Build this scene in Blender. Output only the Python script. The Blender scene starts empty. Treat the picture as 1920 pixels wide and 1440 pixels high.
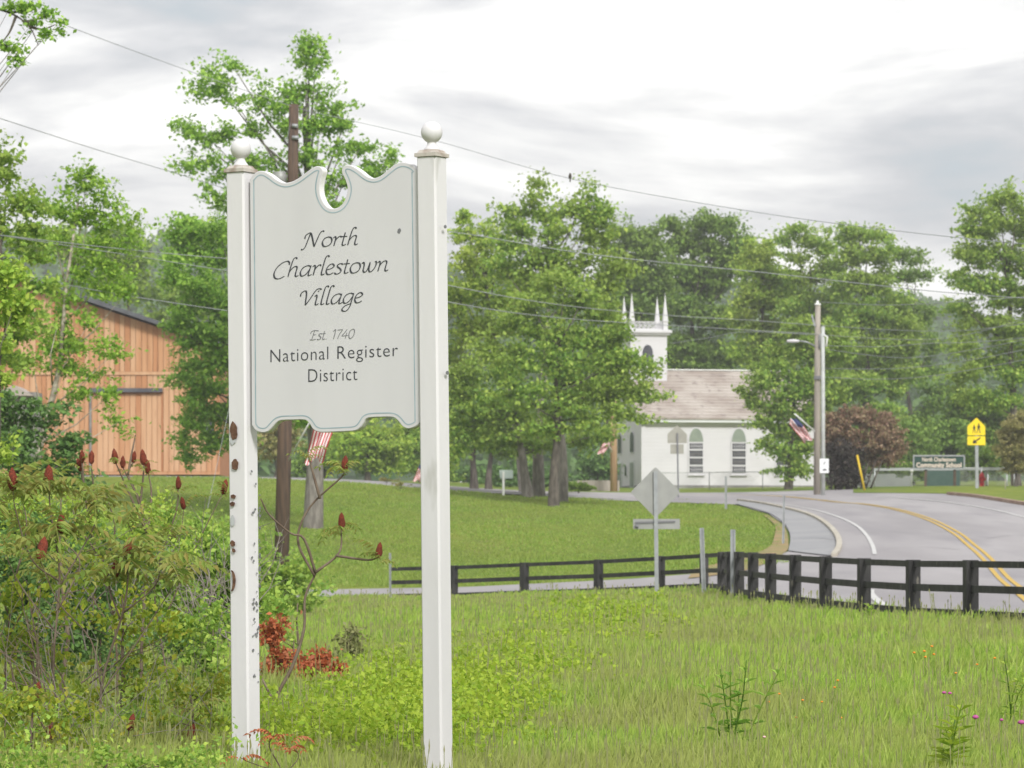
import bpy, bmesh, math, random
import numpy as np
from mathutils import Vector, Matrix
from mathutils.geometry import tessellate_polygon
from math import radians as R_, sin, cos, pi

rng = np.random.default_rng(7)
random.seed(7)
SC = bpy.context.scene
COL = SC.collection

# ------------------------------------------------------------------ camera, world, sun, exposure
F = 6500.0            # focal length in photo pixels (1920 wide)
H0 = 1000.0           # photo row of the eye level
EYE = 1.6
cam = bpy.data.objects.new('camera', bpy.data.cameras.new('camera'))
COL.objects.link(cam); SC.camera = cam
cam.location = (0, 0, EYE); cam.rotation_euler = (R_(90), 0, 0)
cam.data.sensor_width = 36; cam.data.lens = 36 * F / 1920
cam.data.shift_y = (H0 - 720) / 1920
cam.data.clip_start = 0.5; cam.data.clip_end = 8000
cam.data.dof.use_dof = True; cam.data.dof.focus_distance = 18.0; cam.data.dof.aperture_fstop = 11.0

SUN_EL, SUN_AZ = 38.0, 158.0     # azimuth clockwise from +Y (the view direction): behind the camera, a little to the right
w = bpy.data.worlds.new('World'); SC.world = w; w.use_nodes = True
nt = w.node_tree; nt.nodes.clear()
def N(t, **k):
    n = nt.nodes.new(t)
    for a, b in k.items(): setattr(n, a, b)
    return n
out = N('ShaderNodeOutputWorld')
sky = N('ShaderNodeTexSky', sky_type='NISHITA', sun_disc=False, sun_elevation=R_(SUN_EL), sun_rotation=R_(SUN_AZ))
bg1 = N('ShaderNodeBackground'); bg1.inputs[1].default_value = 0.10
nt.links.new(sky.outputs[0], bg1.inputs[0])
tc = N('ShaderNodeTexCoord')
mp = N('ShaderNodeMapping'); mp.inputs['Location'].default_value = (3.15, 0.0, 1.62); mp.inputs['Scale'].default_value = (7.0, 7.0, 28.0)
nt.links.new(tc.outputs['Generated'], mp.inputs[0])
n1 = N('ShaderNodeTexNoise'); n1.inputs['Scale'].default_value = 1.0; n1.inputs['Detail'].default_value = 7; n1.inputs['Roughness'].default_value = 0.56; n1.inputs['Distortion'].default_value = 0.35
nt.links.new(mp.outputs[0], n1.inputs['Vector'])
r1 = N('ShaderNodeValToRGB'); e = r1.color_ramp.elements
e[0].position = 0.36; e[0].color = (0.37, 0.42, 0.46, 1)
e[1].position = 0.66; e[1].color = (1.05, 1.04, 1.01, 1)
m_ = e.new(0.43); m_.color = (0.46, 0.475, 0.50, 1)
m_ = e.new(0.49); m_.color = (0.58, 0.585, 0.60, 1)
m_ = e.new(0.55); m_.color = (0.74, 0.74, 0.735, 1)
nt.links.new(n1.outputs['Fac'], r1.inputs[0])
bg2 = N('ShaderNodeBackground'); bg2.inputs[1].default_value = 0.86
nt.links.new(r1.outputs[0], bg2.inputs[0])
r2 = N('ShaderNodeValToRGB'); e = r2.color_ramp.elements
e[0].position = 0.25; e[0].color = (0.6,)*3 + (1,); e[1].position = 0.36; e[1].color = (1, 1, 1, 1)
nt.links.new(n1.outputs['Fac'], r2.inputs[0])
mx = N('ShaderNodeMixShader')
nt.links.new(r2.outputs[0], mx.inputs[0]); nt.links.new(bg1.outputs[0], mx.inputs[1]); nt.links.new(bg2.outputs[0], mx.inputs[2])
nt.links.new(mx.outputs[0], out.inputs[0])

sun = bpy.data.objects.new('sun', bpy.data.lights.new('sun', 'SUN')); COL.objects.link(sun)
sun.data.energy = 2.1; sun.data.angle = R_(13); sun.data.color = (1.0, 0.985, 0.95)
az, el = R_(SUN_AZ), R_(SUN_EL)
sd = Vector((sin(az) * cos(el), cos(az) * cos(el), sin(el)))
sun.rotation_euler = sd.to_track_quat('Z', 'Y').to_euler()

SC.view_settings.view_transform = 'Standard'; SC.view_settings.look = 'None'
SC.view_settings.exposure = 0.94; SC.view_settings.gamma = 1.0; SC.view_settings.use_curve_mapping = False
SC.cycles.max_bounces = 6; SC.cycles.transparent_max_bounces = 12; SC.cycles.diffuse_bounces = 3; SC.cycles.volume_bounces = 0

# ------------------------------------------------------------------ helpers
def P(px, py, D):
    return Vector(((px - 960) / F * D, D, EYE + (H0 - py) / F * D))
def S(D):            # metres per photo pixel at distance D
    return D / F

def tag(o, label=None, cat=None, group=None, kind=None):
    if label: o['label'] = label
    if cat: o['category'] = cat
    if group: o['group'] = group
    if kind: o['kind'] = kind
    return o
def link(o, parent=None):
    COL.objects.link(o)
    if parent is not None: o.parent = parent
    return o
def thing(name, label, cat, group=None, loc=(0, 0, 0)):
    o = bpy.data.objects.new(name, None); o.empty_display_size = 0.2; COL.objects.link(o); o.location = loc
    return tag(o, label, cat, group)

def mesh_np(name, V, Fc, nside, m, parent=None, smooth=False, mi=None, off=None):
    """fast mesh from numpy arrays, faces all with nside corners"""
    me = bpy.data.meshes.new(name)
    V = np.asarray(V, dtype=np.float32).reshape(-1, 3); Fc = np.asarray(Fc, dtype=np.int32).reshape(-1, nside)
    me.vertices.add(len(V)); me.vertices.foreach_set('co', V.ravel())
    me.loops.add(Fc.size); me.loops.foreach_set('vertex_index', Fc.ravel())
    me.polygons.add(len(Fc)); me.polygons.foreach_set('loop_start', np.arange(0, Fc.size, nside, dtype=np.int32))
    me.polygons.foreach_set('loop_total', np.full(len(Fc), nside, dtype=np.int32))
    ms = m if isinstance(m, (list, tuple)) else [m]
    for x in ms: me.materials.append(x)
    if mi is not None: me.polygons.foreach_set('material_index', np.asarray(mi, dtype=np.int32))
    if smooth: me.polygons.foreach_set('use_smooth', np.ones(len(Fc), dtype=bool))
    me.update(calc_edges=True)
    return link(bpy.data.objects.new(name, me), parent)

class MB:
    def __init__(s): s.v = []; s.f = []; s.mi = []; s.sm = []
    def add(s, vs, fs, mi=0, smooth=False):
        b = len(s.v); s.v += [tuple(v) for v in vs]
        for f in fs: s.f.append([i + b for i in f]); s.mi.append(mi); s.sm.append(smooth)
        return s
    def box(s, c, d, mat=None, mi=0, taper=1.0):
        x, y, z = d[0] / 2, d[1] / 2, d[2] / 2; t = taper
        vs = [(-x, -y, -z), (x, -y, -z), (x, y, -z), (-x, y, -z), (-x*t, -y*t, z), (x*t, -y*t, z), (x*t, y*t, z), (-x*t, y*t, z)]
        c = Vector(c)
        vs = [(mat @ Vector(v) if mat else Vector(v)) + c for v in vs]
        return s.add(vs, [(0, 3, 2, 1), (4, 5, 6, 7), (0, 1, 5, 4), (1, 2, 6, 5), (2, 3, 7, 6), (3, 0, 4, 7)], mi)
    def beam(s, a, b, wd, ht, mi=0, up=Vector((0, 0, 1))):
        a, b = Vector(a), Vector(b); d = (b - a).normalized()
        sd_ = d.cross(up)
        if sd_.length < 1e-4: sd_ = Vector((1, 0, 0))
        sd_.normalize(); u = sd_.cross(d).normalized()
        vs = []
        for p in (a, b):
            for q in ((-1, -1), (1, -1), (1, 1), (-1, 1)):
                vs.append(p + sd_ * q[0] * wd / 2 + u * q[1] * ht / 2)
        return s.add(vs, [(0, 3, 2, 1), (4, 5, 6, 7), (0, 1, 5, 4), (1, 2, 6, 5), (2, 3, 7, 6), (3, 0, 4, 7)], mi)
    def tube(s, pts, rad, n=8, mi=0, cap=True):
        pts = [Vector(p) for p in pts]; k = len(pts)
        if not hasattr(rad, '__len__'): rad = [rad] * k
        prev = None; rings = []
        for i, p in enumerate(pts):
            d = (pts[min(i + 1, k - 1)] - pts[max(i - 1, 0)]).normalized()
            if prev is None:
                a = Vector((0, 0, 1)) if abs(d.z) < 0.9 else Vector((0, 1, 0))
                u = d.cross(a).normalized()
            else:
                u = (prev - d * prev.dot(d)).normalized()
            prev = u; v = d.cross(u)
            rings.append([p + (u * cos(2*pi*j/n) + v * sin(2*pi*j/n)) * rad[i] for j in range(n)])
        vs = [q for r in rings for q in r]; fs = []
        for i in range(k - 1):
            for j in range(n):
                fs.append((i*n + j, i*n + (j+1) % n, (i+1)*n + (j+1) % n, (i+1)*n + j))
        b = len(s.v); s.add(vs, fs, mi, True)
        if cap:
            s.f.append([b + j for j in range(n)][::-1]); s.mi.append(mi); s.sm.append(False)
            s.f.append([b + (k-1)*n + j for j in range(n)]); s.mi.append(mi); s.sm.append(False)
        return s
    def lathe(s, c, prof, n=24, mi=0):
        c = Vector(c); vs = []; fs = []
        for r, z in prof:
            for j in range(n): vs.append(c + Vector((r*cos(2*pi*j/n), r*sin(2*pi*j/n), z)))
        for i in range(len(prof) - 1):
            for j in range(n): fs.append((i*n + j, i*n + (j+1) % n, (i+1)*n + (j+1) % n, (i+1)*n + j))
        return s.add(vs, fs, mi, True)
    def prism(s, poly, dvec, mi=0):
        """poly: list of 3D points (planar); extruded along dvec"""
        poly = [Vector(p) for p in poly]; n = len(poly); d = Vector(dvec)
        tri = tessellate_polygon([poly])
        vs = poly + [p + d for p in poly]
        fs = [tuple(t) for t in tri] + [tuple(i + n for i in reversed(t)) for t in tri]
        fs += [(i, (i+1) % n, (i+1) % n + n, i + n) for i in range(n)]
        return s.add(vs, fs, mi)
    def build(s, name, m, parent=None, bevel=0):
        me = bpy.data.meshes.new(name); me.from_pydata(s.v, [], s.f)
        for x in (m if isinstance(m, (list, tuple)) else [m]): me.materials.append(x)
        me.polygons.foreach_set('material_index', s.mi); me.polygons.foreach_set('use_smooth', s.sm)
        bm = bmesh.new(); bm.from_mesh(me); bmesh.ops.recalc_face_normals(bm, faces=bm.faces)
        if bevel: bmesh.ops.bevel(bm, geom=bm.edges[:], offset=bevel, segments=2, affect='EDGES', profile=0.7)
        bm.to_mesh(me); bm.free(); me.update()
        return link(bpy.data.objects.new(name, me), parent)

def catmull(pts, seg=8, closed=False):
    pts = [Vector(p) for p in pts]; n = len(pts); o = []
    rngi = range(n) if closed else range(n - 1)
    for i in rngi:
        p0 = pts[(i-1) % n] if closed or i > 0 else pts[0] * 2 - pts[1]
        p1 = pts[i]; p2 = pts[(i+1) % n]
        p3 = pts[(i+2) % n] if closed or i + 2 < n else pts[-1] * 2 - pts[-2]
        for k in range(seg):
            t = k / seg
            o.append(0.5 * ((2*p1) + (p2 - p0)*t + (2*p0 - 5*p1 + 4*p2 - p3)*t*t + (3*p1 - p0 - 3*p2 + p3)*t**3))
    if not closed: o.append(pts[-1])
    return o

# ------------------------------------------------------------------ materials
def mat(name, col, rough=0.7, col2=None, scale=5.0, detail=4, lo=0.35, hi=0.65, metal=0.0, bump=0.0, bscale=None, stretch=(1, 1, 1), spec=0.3, col3=None, s3=40.0, lo3=.62, hi3=.7):
    m = bpy.data.materials.new(name); m.use_nodes = True; t = m.node_tree; b = t.nodes['Principled BSDF']
    b.inputs['Base Color'].default_value = (*col, 1); b.inputs['Roughness'].default_value = rough
    b.inputs['Metallic'].default_value = metal; b.inputs['Specular IOR Level'].default_value = spec
    tcx = t.nodes.new('ShaderNodeTexCoord'); mpp = t.nodes.new('ShaderNodeMapping'); mpp.inputs['Scale'].default_value = stretch
    t.links.new(tcx.outputs['Object'], mpp.inputs[0])
    src = None
    if col2:
        n = t.nodes.new('ShaderNodeTexNoise'); n.inputs['Scale'].default_value = scale; n.inputs['Detail'].default_value = detail
        t.links.new(mpp.outputs[0], n.inputs['Vector'])
        r = t.nodes.new('ShaderNodeValToRGB'); r.color_ramp.elements[0].position = lo; r.color_ramp.elements[1].position = hi
        r.color_ramp.elements[0].color = (*col, 1); r.color_ramp.elements[1].color = (*col2, 1)
        t.links.new(n.outputs['Fac'], r.inputs[0]); src = r.outputs[0]
        if col3:
            n3 = t.nodes.new('ShaderNodeTexNoise'); n3.inputs['Scale'].default_value = s3; n3.inputs['Detail'].default_value = 3
            t.links.new(mpp.outputs[0], n3.inputs['Vector'])
            r3 = t.nodes.new('ShaderNodeValToRGB'); r3.color_ramp.elements[0].position = lo3; r3.color_ramp.elements[1].position = hi3
            t.links.new(n3.outputs['Fac'], r3.inputs[0])
            mm = t.nodes.new('ShaderNodeMixRGB'); mm.inputs[2].default_value = (*col3, 1)
            t.links.new(r3.outputs[0], mm.inputs[0]); t.links.new(src, mm.inputs[1]); src = mm.outputs[0]
        t.links.new(src, b.inputs['Base Color'])
    if bump:
        n2 = t.nodes.new('ShaderNodeTexNoise'); n2.inputs['Scale'].default_value = bscale or scale * 4; n2.inputs['Detail'].default_value = 5
        t.links.new(mpp.outputs[0], n2.inputs['Vector'])
        bp = t.nodes.new('ShaderNodeBump'); bp.inputs['Strength'].default_value = bump; bp.inputs['Distance'].default_value = 0.02
        t.links.new(n2.outputs['Fac'], bp.inputs['Height']); t.links.new(bp.outputs[0], b.inputs['Normal'])
    return m

def leafmat(name, cols, trans=0.35, big=None, bscale=0.4):
    m = bpy.data.materials.new(name); m.use_nodes = True; t = m.node_tree; t.nodes.clear()
    o = t.nodes.new('ShaderNodeOutputMaterial'); g = t.nodes.new('ShaderNodeNewGeometry')
    r = t.nodes.new('ShaderNodeValToRGB'); els = r.color_ramp.elements
    els[0].color = (*cols[0], 1); els[1].color = (*cols[-1], 1)
    for i in range(1, len(cols) - 1):
        x = els.new(i / (len(cols) - 1)); x.color = (*cols[i], 1)
    t.links.new(g.outputs['Random Per Island'], r.inputs[0]); src = r.outputs[0]
    if big:
        tx = t.nodes.new('ShaderNodeTexCoord'); n = t.nodes.new('ShaderNodeTexNoise'); n.inputs['Scale'].default_value = bscale; n.inputs['Detail'].default_value = 2
        t.links.new(tx.outputs['Object'], n.inputs['Vector'])
        rr = t.nodes.new('ShaderNodeValToRGB'); rr.color_ramp.elements[0].position = .42; rr.color_ramp.elements[1].position = .6
        t.links.new(n.outputs['Fac'], rr.inputs[0])
        mm = t.nodes.new('ShaderNodeMixRGB'); mm.inputs[2].default_value = (*big, 1)
        ml = t.nodes.new('ShaderNodeMath'); ml.operation = 'MULTIPLY'; ml.inputs[1].default_value = 0.6
        t.links.new(rr.outputs[0], ml.inputs[0]); t.links.new(ml.outputs[0], mm.inputs[0]); t.links.new(src, mm.inputs[1]); src = mm.outputs[0]
    p = t.nodes.new('ShaderNodeBsdfPrincipled'); p.inputs['Roughness'].default_value = 0.55; p.inputs['Specular IOR Level'].default_value = 0.25
    tr = t.nodes.new('ShaderNodeBsdfTranslucent'); mx_ = t.nodes.new('ShaderNodeMixShader'); mx_.inputs[0].default_value = trans
    t.links.new(src, p.inputs['Base Color']); t.links.new(src, tr.inputs[0])
    t.links.new(p.outputs[0], mx_.inputs[1]); t.links.new(tr.outputs[0], mx_.inputs[2]); t.links.new(mx_.outputs[0], o.inputs[0])
    return m

M = {}
M['white'] = mat('white_paint', (.62, .60, .615), .55, (.54, .525, .535), 2.2, 6, .45, .75, bump=.08, bscale=30, stretch=(1, 1, .25), col3=(.40, .39, .36), s3=7, lo3=.68, hi3=.80)
M['panel'] = mat('sign_panel_paint', (.57, .555, .57), .5, (.51, .495, .51), 1.6, 6, .45, .7, stretch=(1, 1, .22), col3=(.50, .49, .455), s3=5, lo3=.62, hi3=.82)
M['sign_edge'] = mat('sign_rim_paint', (.70, .68, .685), .5, (.63, .615, .615), 3, 5, .5, .7)
M['ink'] = mat('grey_black_lettering', (.045, .047, .055), .6)
M['ink2'] = mat('worn_grey_lettering', (.16, .16, .17), .6)
M['blueline'] = mat('blue_grey_line', (.24, .33, .37), .6, (.33, .42, .46), 12, 3)
M['capwood'] = mat('weathered_cap', (.46, .42, .38), .8, (.30, .24, .20), 14, 5, .45, .6)
M['rot'] = mat('exposed_brown_wood', (.075, .035, .022), .9, (.15, .08, .05), 30, 4, bump=.5, bscale=60)
M['fence'] = mat('black_stained_timber', (.022, .021, .021), .7, (.05, .048, .047), 6, 5, .4, .7, bump=.3, stretch=(1, 1, .3), col3=(.13, .12, .10), s3=18, lo3=.66, hi3=.74)
M['steel'] = mat('galvanised_steel', (.36, .37, .38), .5, (.28, .29, .30), 6, 4, metal=.35)
M['signback'] = mat('bare_aluminium_sign_back', (.33, .33, .315), .5, (.28, .28, .27), 3, 4, metal=.25)
M['signback2'] = mat('tan_sign_back', (.34, .33, .28), .6, (.30, .29, .25), 3, 4)
M['pole'] = mat('brown_pole_wood', (.13, .085, .06), .85, (.07, .05, .04), 5, 6, .4, .65, bump=.4, bscale=25, stretch=(3, 3, .25))
M['pole2'] = mat('grey_tan_pole_wood', (.37, .325, .28), .85, (.30, .265, .235), 4, 6, .4, .65, bump=.3, stretch=(3, 3, .25))
M['polered'] = mat('orange_tan_pole_wood', (.48, .32, .19), .85, (.36, .20, .12), 3, 5, .4, .7, stretch=(3, 3, .3))
M['bark'] = mat('grey_brown_bark', (.14, .12, .10), .9, (.07, .06, .05), 6, 6, .4, .6, bump=.6, bscale=20, stretch=(2, 2, .5))
M['bark2'] = mat('pale_grey_bark', (.22, .20, .175), .9, (.13, .115, .10), 5, 6, .4, .6, bump=.5, bscale=20, stretch=(2, 2, .5))
M['bark3'] = mat('birch_bark', (.42, .37, .30), .8, (.24, .20, .16), 6, 6, .4, .6, bump=.3, stretch=(1, 1, 1.6))
M['twig'] = mat('brown_stem', (.11, .075, .055), .85, (.18, .14, .10), 12, 4)
M['deadtwig'] = mat('grey_dead_twig', (.27, .24, .21), .9, (.18, .15, .13), 12, 4)
M['cone'] = mat('crimson_sumac_cone', (.27, .055, .028), .95, (.15, .035, .02), 60, 4, bump=1.0, bscale=160)
M['yellow'] = mat('yellow_sign_sheeting', (.85, .62, .01), .45, (.80, .58, .01), 3, 3)
M['black'] = mat('black_print', (.02, .02, .02), .6)
M['red'] = mat('red_paint', (.60, .02, .02), .45, (.33, .015, .015), 8, 3)
M['glass'] = mat('dark_glass', (.035, .037, .045), .12, (.07, .07, .085), 2, 3, spec=.5)
M['churchwhite'] = mat('white_clapboard_paint', (.62, .60, .62), .6, (.57, .55, .57), .6, 5, .4, .75, stretch=(1, 1, 2))
_t = M['churchwhite'].node_tree; _w = _t.nodes.new('ShaderNodeTexWave'); _w.bands_direction = 'Z'; _w.inputs['Scale'].default_value = 1.35; _w.wave_profile = 'SAW'
_c = _t.nodes.new('ShaderNodeTexCoord'); _t.links.new(_c.outputs['Object'], _w.inputs['Vector']); _b = _t.nodes.new('ShaderNodeBump'); _b.inputs['Strength'].default_value = .5; _b.inputs['Distance'].default_value = .03
_t.links.new(_w.outputs['Fac'], _b.inputs['Height']); _t.links.new(_b.outputs[0], _t.nodes['Principled BSDF'].inputs['Normal'])
M['churchgrey'] = mat('pale_grey_paint', (.62, .63, .62), .6, (.55, .56, .55), 1, 4)  # pale grey-white paint for cornice, tower roof, doors and a garden wall
M['sage'] = mat('sage_green_panel', (.235, .27, .215), .65, (.20, .235, .19), 3, 3)
M['greyroof'] = mat('dark_metal_roof', (.10, .105, .115), .5, (.07, .07, .08), 2, 4)
M['stone'] = mat('grey_foundation_stone', (.24, .23, .21), .9, (.16, .15, .14), 3, 5, .4, .6, bump=.5)
M['rock'] = mat('pale_grey_stone', (.55, .54, .50), .85, (.40, .39, .37), 8, 5, bump=.5)
M['lampglass'] = mat('milky_lens', (.75, .75, .72), .3)
M['flagred'] = mat('red_cloth', (.42, .03, .04), .8); M['flagwhite'] = mat('white_cloth', (.74, .72, .70), .8); M['flagblue'] = mat('navy_cloth', (.025, .035, .10), .8)
M['carwhite'] = mat('white_car_paint', (.75, .77, .80), .25); M['tyre'] = mat('black_rubber', (.02, .02, .02), .8)
M['signgreen'] = mat('dark_green_board', (.02, .07, .055), .5, (.02, .055, .045), 3, 3)
M['signtext'] = mat('cream_sign_lettering', (.70, .58, .50), .6)
M['screen'] = mat('green_privacy_screen', (.045, .085, .07), .8, (.06, .10, .085), 3, 3)
M['kerb'] = mat('granite_kerb', (.46, .43, .37), .85, (.36, .32, .26), 2, 5, bump=.3)
M['kerbred'] = mat('reddish_stone_kerb', (.27, .17, .13), .9, (.36, .27, .20), 1.5, 5, bump=.3)
M['linewhite'] = mat('worn_white_road_paint', (.52, .51, .50), .7, (.42, .41, .405), 3, 6, .45, .7)
M['lineyellow'] = mat('worn_yellow_road_paint', (.50, .33, .06), .7, (.48, .32, .08), 2.5, 6, .45, .75)
M['asphalt'] = mat('pale_worn_asphalt', (.255, .238, .245), .9, (.335, .315, .32), .22, 7, .35, .65, bump=.15, bscale=40, stretch=(1.4, .25, 1), col3=(.245, .23, .24), s3=.35, lo3=.5, hi3=.7)
M['sidewalk'] = mat('grey_pavement', (.25, .25, .26), .9, (.29, .285, .29), .5, 6, bump=.15, bscale=40)
M['path'] = mat('pale_side_road', (.34, .32, .31), .9, (.39, .37, .35), .4, 6, bump=.15, bscale=40)
M['dirt'] = mat('bare_tan_soil', (.30, .20, .10), .95, (.20, .19, .07), .8, 6, .4, .6, bump=.3)
G_HI = (.165, .245, .045); G_LO = (.075, .14, .022)
M['mapleleaf'] = leafmat('maple_leaves', [(0.164, 0.323, 0.045), (0.287, 0.489, 0.072), (0.438, 0.630, 0.112)], .4)
M['midleaf'] = leafmat('midsummer_leaves', [(0.146, 0.287, 0.044), (0.291, 0.460, 0.073), (0.502, 0.622, 0.120)], .4, big=(0.302, 0.390, 0.071), bscale=.25)
M['brightleaf'] = leafmat('bright_new_leaves', [(0.209, 0.370, 0.045), (0.368, 0.543, 0.073), (0.540, 0.645, 0.112)], .42, big=(0.378, 0.444, 0.085), bscale=.3)
M['darkleaf'] = leafmat('dark_wood_leaves', [(0.116, 0.204, 0.039), (0.191, 0.324, 0.055), (0.305, 0.433, 0.081)], .35, big=(0.208, 0.301, 0.053), bscale=.2)
M['birchleaf'] = leafmat('birch_leaves', [(0.170, 0.319, 0.042), (0.284, 0.465, 0.057), (0.425, 0.587, 0.092)], .4)
M['redbush'] = leafmat('reddish_brown_foliage', [(0.194, 0.107, 0.075), (0.314, 0.189, 0.128), (0.254, 0.214, 0.105), (0.389, 0.263, 0.179)], .3)
M['olivebush'] = leafmat('olive_tan_foliage', [(0.195, 0.210, 0.060), (0.330, 0.300, 0.105), (0.450, 0.390, 0.165)], .3)
M['hedge'] = leafmat('clipped_hedge_leaves', [(0.072, 0.156, 0.014), (0.156, 0.264, 0.024), (0.228, 0.324, 0.036)], .35)
M['sumac'] = leafmat('sumac_leaflets', [(.17, .26, .045), (.24, .33, .06), (.30, .38, .085), (.38, .38, .10), (.22, .31, .07), (.40, .26, .08), (.20, .30, .06)], .45)
M['vine'] = leafmat('yellow_green_vine_leaves', [(0.149, 0.241, 0.023), (0.241, 0.333, 0.029), (0.345, 0.414, 0.040), (0.391, 0.368, 0.040)], .45)
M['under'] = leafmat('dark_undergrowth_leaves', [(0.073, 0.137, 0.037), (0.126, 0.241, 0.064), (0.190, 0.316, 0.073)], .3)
M['lime'] = leafmat('lime_leafy_weeds', [(0.216, 0.351, 0.026), (0.323, 0.459, 0.035), (0.432, 0.540, 0.061), (0.270, 0.378, 0.035)], .45)
M['rust'] = leafmat('rust_red_dead_leaves', [(0.340, 0.085, 0.034), (0.510, 0.153, 0.060), (0.408, 0.170, 0.085)], .3)
M['grass'] = leafmat('tall_grass_blades', [(0.185, 0.303, 0.043), (0.264, 0.401, 0.054), (0.333, 0.469, 0.066), (0.410, 0.527, 0.097), (0.235, 0.371, 0.058)], .42, big=(.34, .33, .12), bscale=.35)
M['seed'] = leafmat('grass_seed_heads', [(0.227, 0.249, 0.085), (0.302, 0.295, 0.132), (0.189, 0.215, 0.076)], .35)
M['hillleaf'] = leafmat('hill_forest_leaves', [(0.052, 0.112, 0.039), (0.095, 0.180, 0.052), (0.146, 0.257, 0.061)], .3, big=(0.119, 0.211, 0.046), bscale=.012)

def lawnmat():
    m = bpy.data.materials.new('grass_ground'); m.use_nodes = True; t = m.node_tree; b = t.nodes['Principled BSDF']; b.inputs['Roughness'].default_value = .95
    b.inputs['Specular IOR Level'].default_value = .1
    tx = t.nodes.new('ShaderNodeTexCoord'); last = None
    def layer(scale, lo, hi, c, prev, stretch=(1, 1, 1), detail=4, fac=1.0):
        mp_ = t.nodes.new('ShaderNodeMapping'); mp_.inputs['Scale'].default_value = stretch; t.links.new(tx.outputs['Object'], mp_.inputs[0])
        n = t.nodes.new('ShaderNodeTexNoise'); n.inputs['Scale'].default_value = scale; n.inputs['Detail'].default_value = detail; t.links.new(mp_.outputs[0], n.inputs['Vector'])
        mr = t.nodes.new('ShaderNodeMapRange'); mr.inputs[1].default_value = lo; mr.inputs[2].default_value = hi; mr.inputs[4].default_value = fac; t.links.new(n.outputs['Fac'], mr.inputs[0])
        mm = t.nodes.new('ShaderNodeMixRGB'); mm.inputs[2].default_value = (*c, 1); t.links.new(mr.outputs[0], mm.inputs[0])
        if isinstance(prev, tuple): mm.inputs[1].default_value = (*prev, 1)
        else: t.links.new(prev, mm.inputs[1])
        return mm.outputs[0]
    s = layer(.12, .4, .62, (.18, .215, .030), (.105, .165, .020), (1, .35, 1))
    s = layer(.9, .45, .7, (.085, .145, .018), s, (1, .4, 1), fac=.6)
    s = layer(2.2, .45, .7, (.12, .165, .022), s, (1, .3, 1), 6, fac=.7)
    s = layer(3.5, .5, .75, (.22, .235, .05), s, (1, .5, 1), 5, fac=.6)
    s = layer(.3, .60, .72, (.20, .18, .065), s, (1, .3, 1), 5, fac=.55)
    t.links.new(s, b.inputs['Base Color'])
    n = t.nodes.new('ShaderNodeTexNoise'); n.inputs['Scale'].default_value = 14; n.inputs['Detail'].default_value = 6; t.links.new(tx.outputs['Object'], n.inputs['Vector'])
    bp = t.nodes.new('ShaderNodeBump'); bp.inputs['Strength'].default_value = .6; bp.inputs['Distance'].default_value = .06; t.links.new(n.outputs['Fac'], bp.inputs['Height']); t.links.new(bp.outputs[0], b.inputs['Normal'])
    return m
M['lawn'] = lawnmat()

# slate roof: rose-grey slates in courses, patchy
def slatemat():
    m = mat('rose_grey_slate', (.40, .355, .32), .8, (.29, .24, .21), .45, 8, .4, .62, col3=(.24, .20, .18), s3=2.2, lo3=.55, hi3=.68, stretch=(1, 1, 1.4), bump=.4, bscale=14)
    return m
M['slate'] = slatemat()
def barnmat(name, c1, c2, c3):
    return mat(name, c1, .85, c2, 1.1, 7, .38, .66, col3=c3, s3=2.6, lo3=.62, hi3=.75, stretch=(4, 4, .35), bump=.3, bscale=12)
BARN = [barnmat('orange_pine_board', (.50, .275, .145), (.43, .21, .10), (.26, .12, .055)),
        barnmat('pale_pine_board', (.54, .33, .19), (.47, .26, .14), (.30, .15, .08)),
        barnmat('red_brown_pine_board', (.44, .21, .10), (.36, .165, .075), (.24, .11, .05))]

# ------------------------------------------------------------------ terrain
TX = [-60, -14, -6, -2, 1, 5.5, 12, 20, 60]
TD = [-30, 5, 18, 30, 45, 60, 75, 85, 92, 101, 110, 130, 150, 165, 180, 215, 300, 420]
TZ = [[0]*9, [0.05]*9, [.25, .27, .28, .28, .28, .28, .28, .28, .28], [.1, .12, .15, .18, .2, .24, .28, .3, .3],
      [0, 0, .05, .1, .15, .30, .35, .35, .35], [-.05, -.05, -.05, 0, .1, .35, .42, .42, .42], [-.1, -.1, -.1, -.05, .1, .38, .6, .6, .6],
      [-.1, -.1, -.08, -.05, .05, .36, .85, .85, .85], [0, 0, 0, 0, .1, .43, 1.02, 1.05, 1.1], [.75, .75, .7, .55, .55, .75, 1.22, 1.3, 1.4],
      [1.6, 1.6, 1.5, 1.2, 1.1, 1.15, 1.5, 1.6, 1.8],
      [2.9, 2.9, 2.8, 2.4, 2.2, 2.15, 2.15, 2.4, 2.6], [4.07, 4.07, 3.8, 3.33, 3.1, 3.03, 2.9, 3.15, 3.4], [4.3, 4.3, 4.15, 3.6, 3.45, 3.35, 3.3, 3.65, 3.8],
      [4.5, 4.5, 4.3, 3.9, 3.75, 3.7, 3.7, 4.0, 4.1], [5, 5, 4.8, 4.6, 4.45, 4.41, 4.4, 4.5, 4.6], [6]*9, [8]*9]
gx = np.arange(-60, 61, 1.0); gd = np.arange(-30, 421, 1.0)
A = np.array([np.interp(gx, TX, r) for r in TZ]); G = np.array([np.interp(gd, TD, A[:, i]) for i in range(len(gx))]).T
for _ in range(14):
    Gp = np.pad(G, 1, mode='edge'); G = (Gp[:-2, 1:-1] + Gp[2:, 1:-1] + 2*Gp[1:-1, 1:-1]) / 4
    Gp = np.pad(G, 1, mode='edge'); G = (Gp[1:-1, :-2] + Gp[1:-1, 2:] + 2*Gp[1:-1, 1:-1]) / 4
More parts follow.
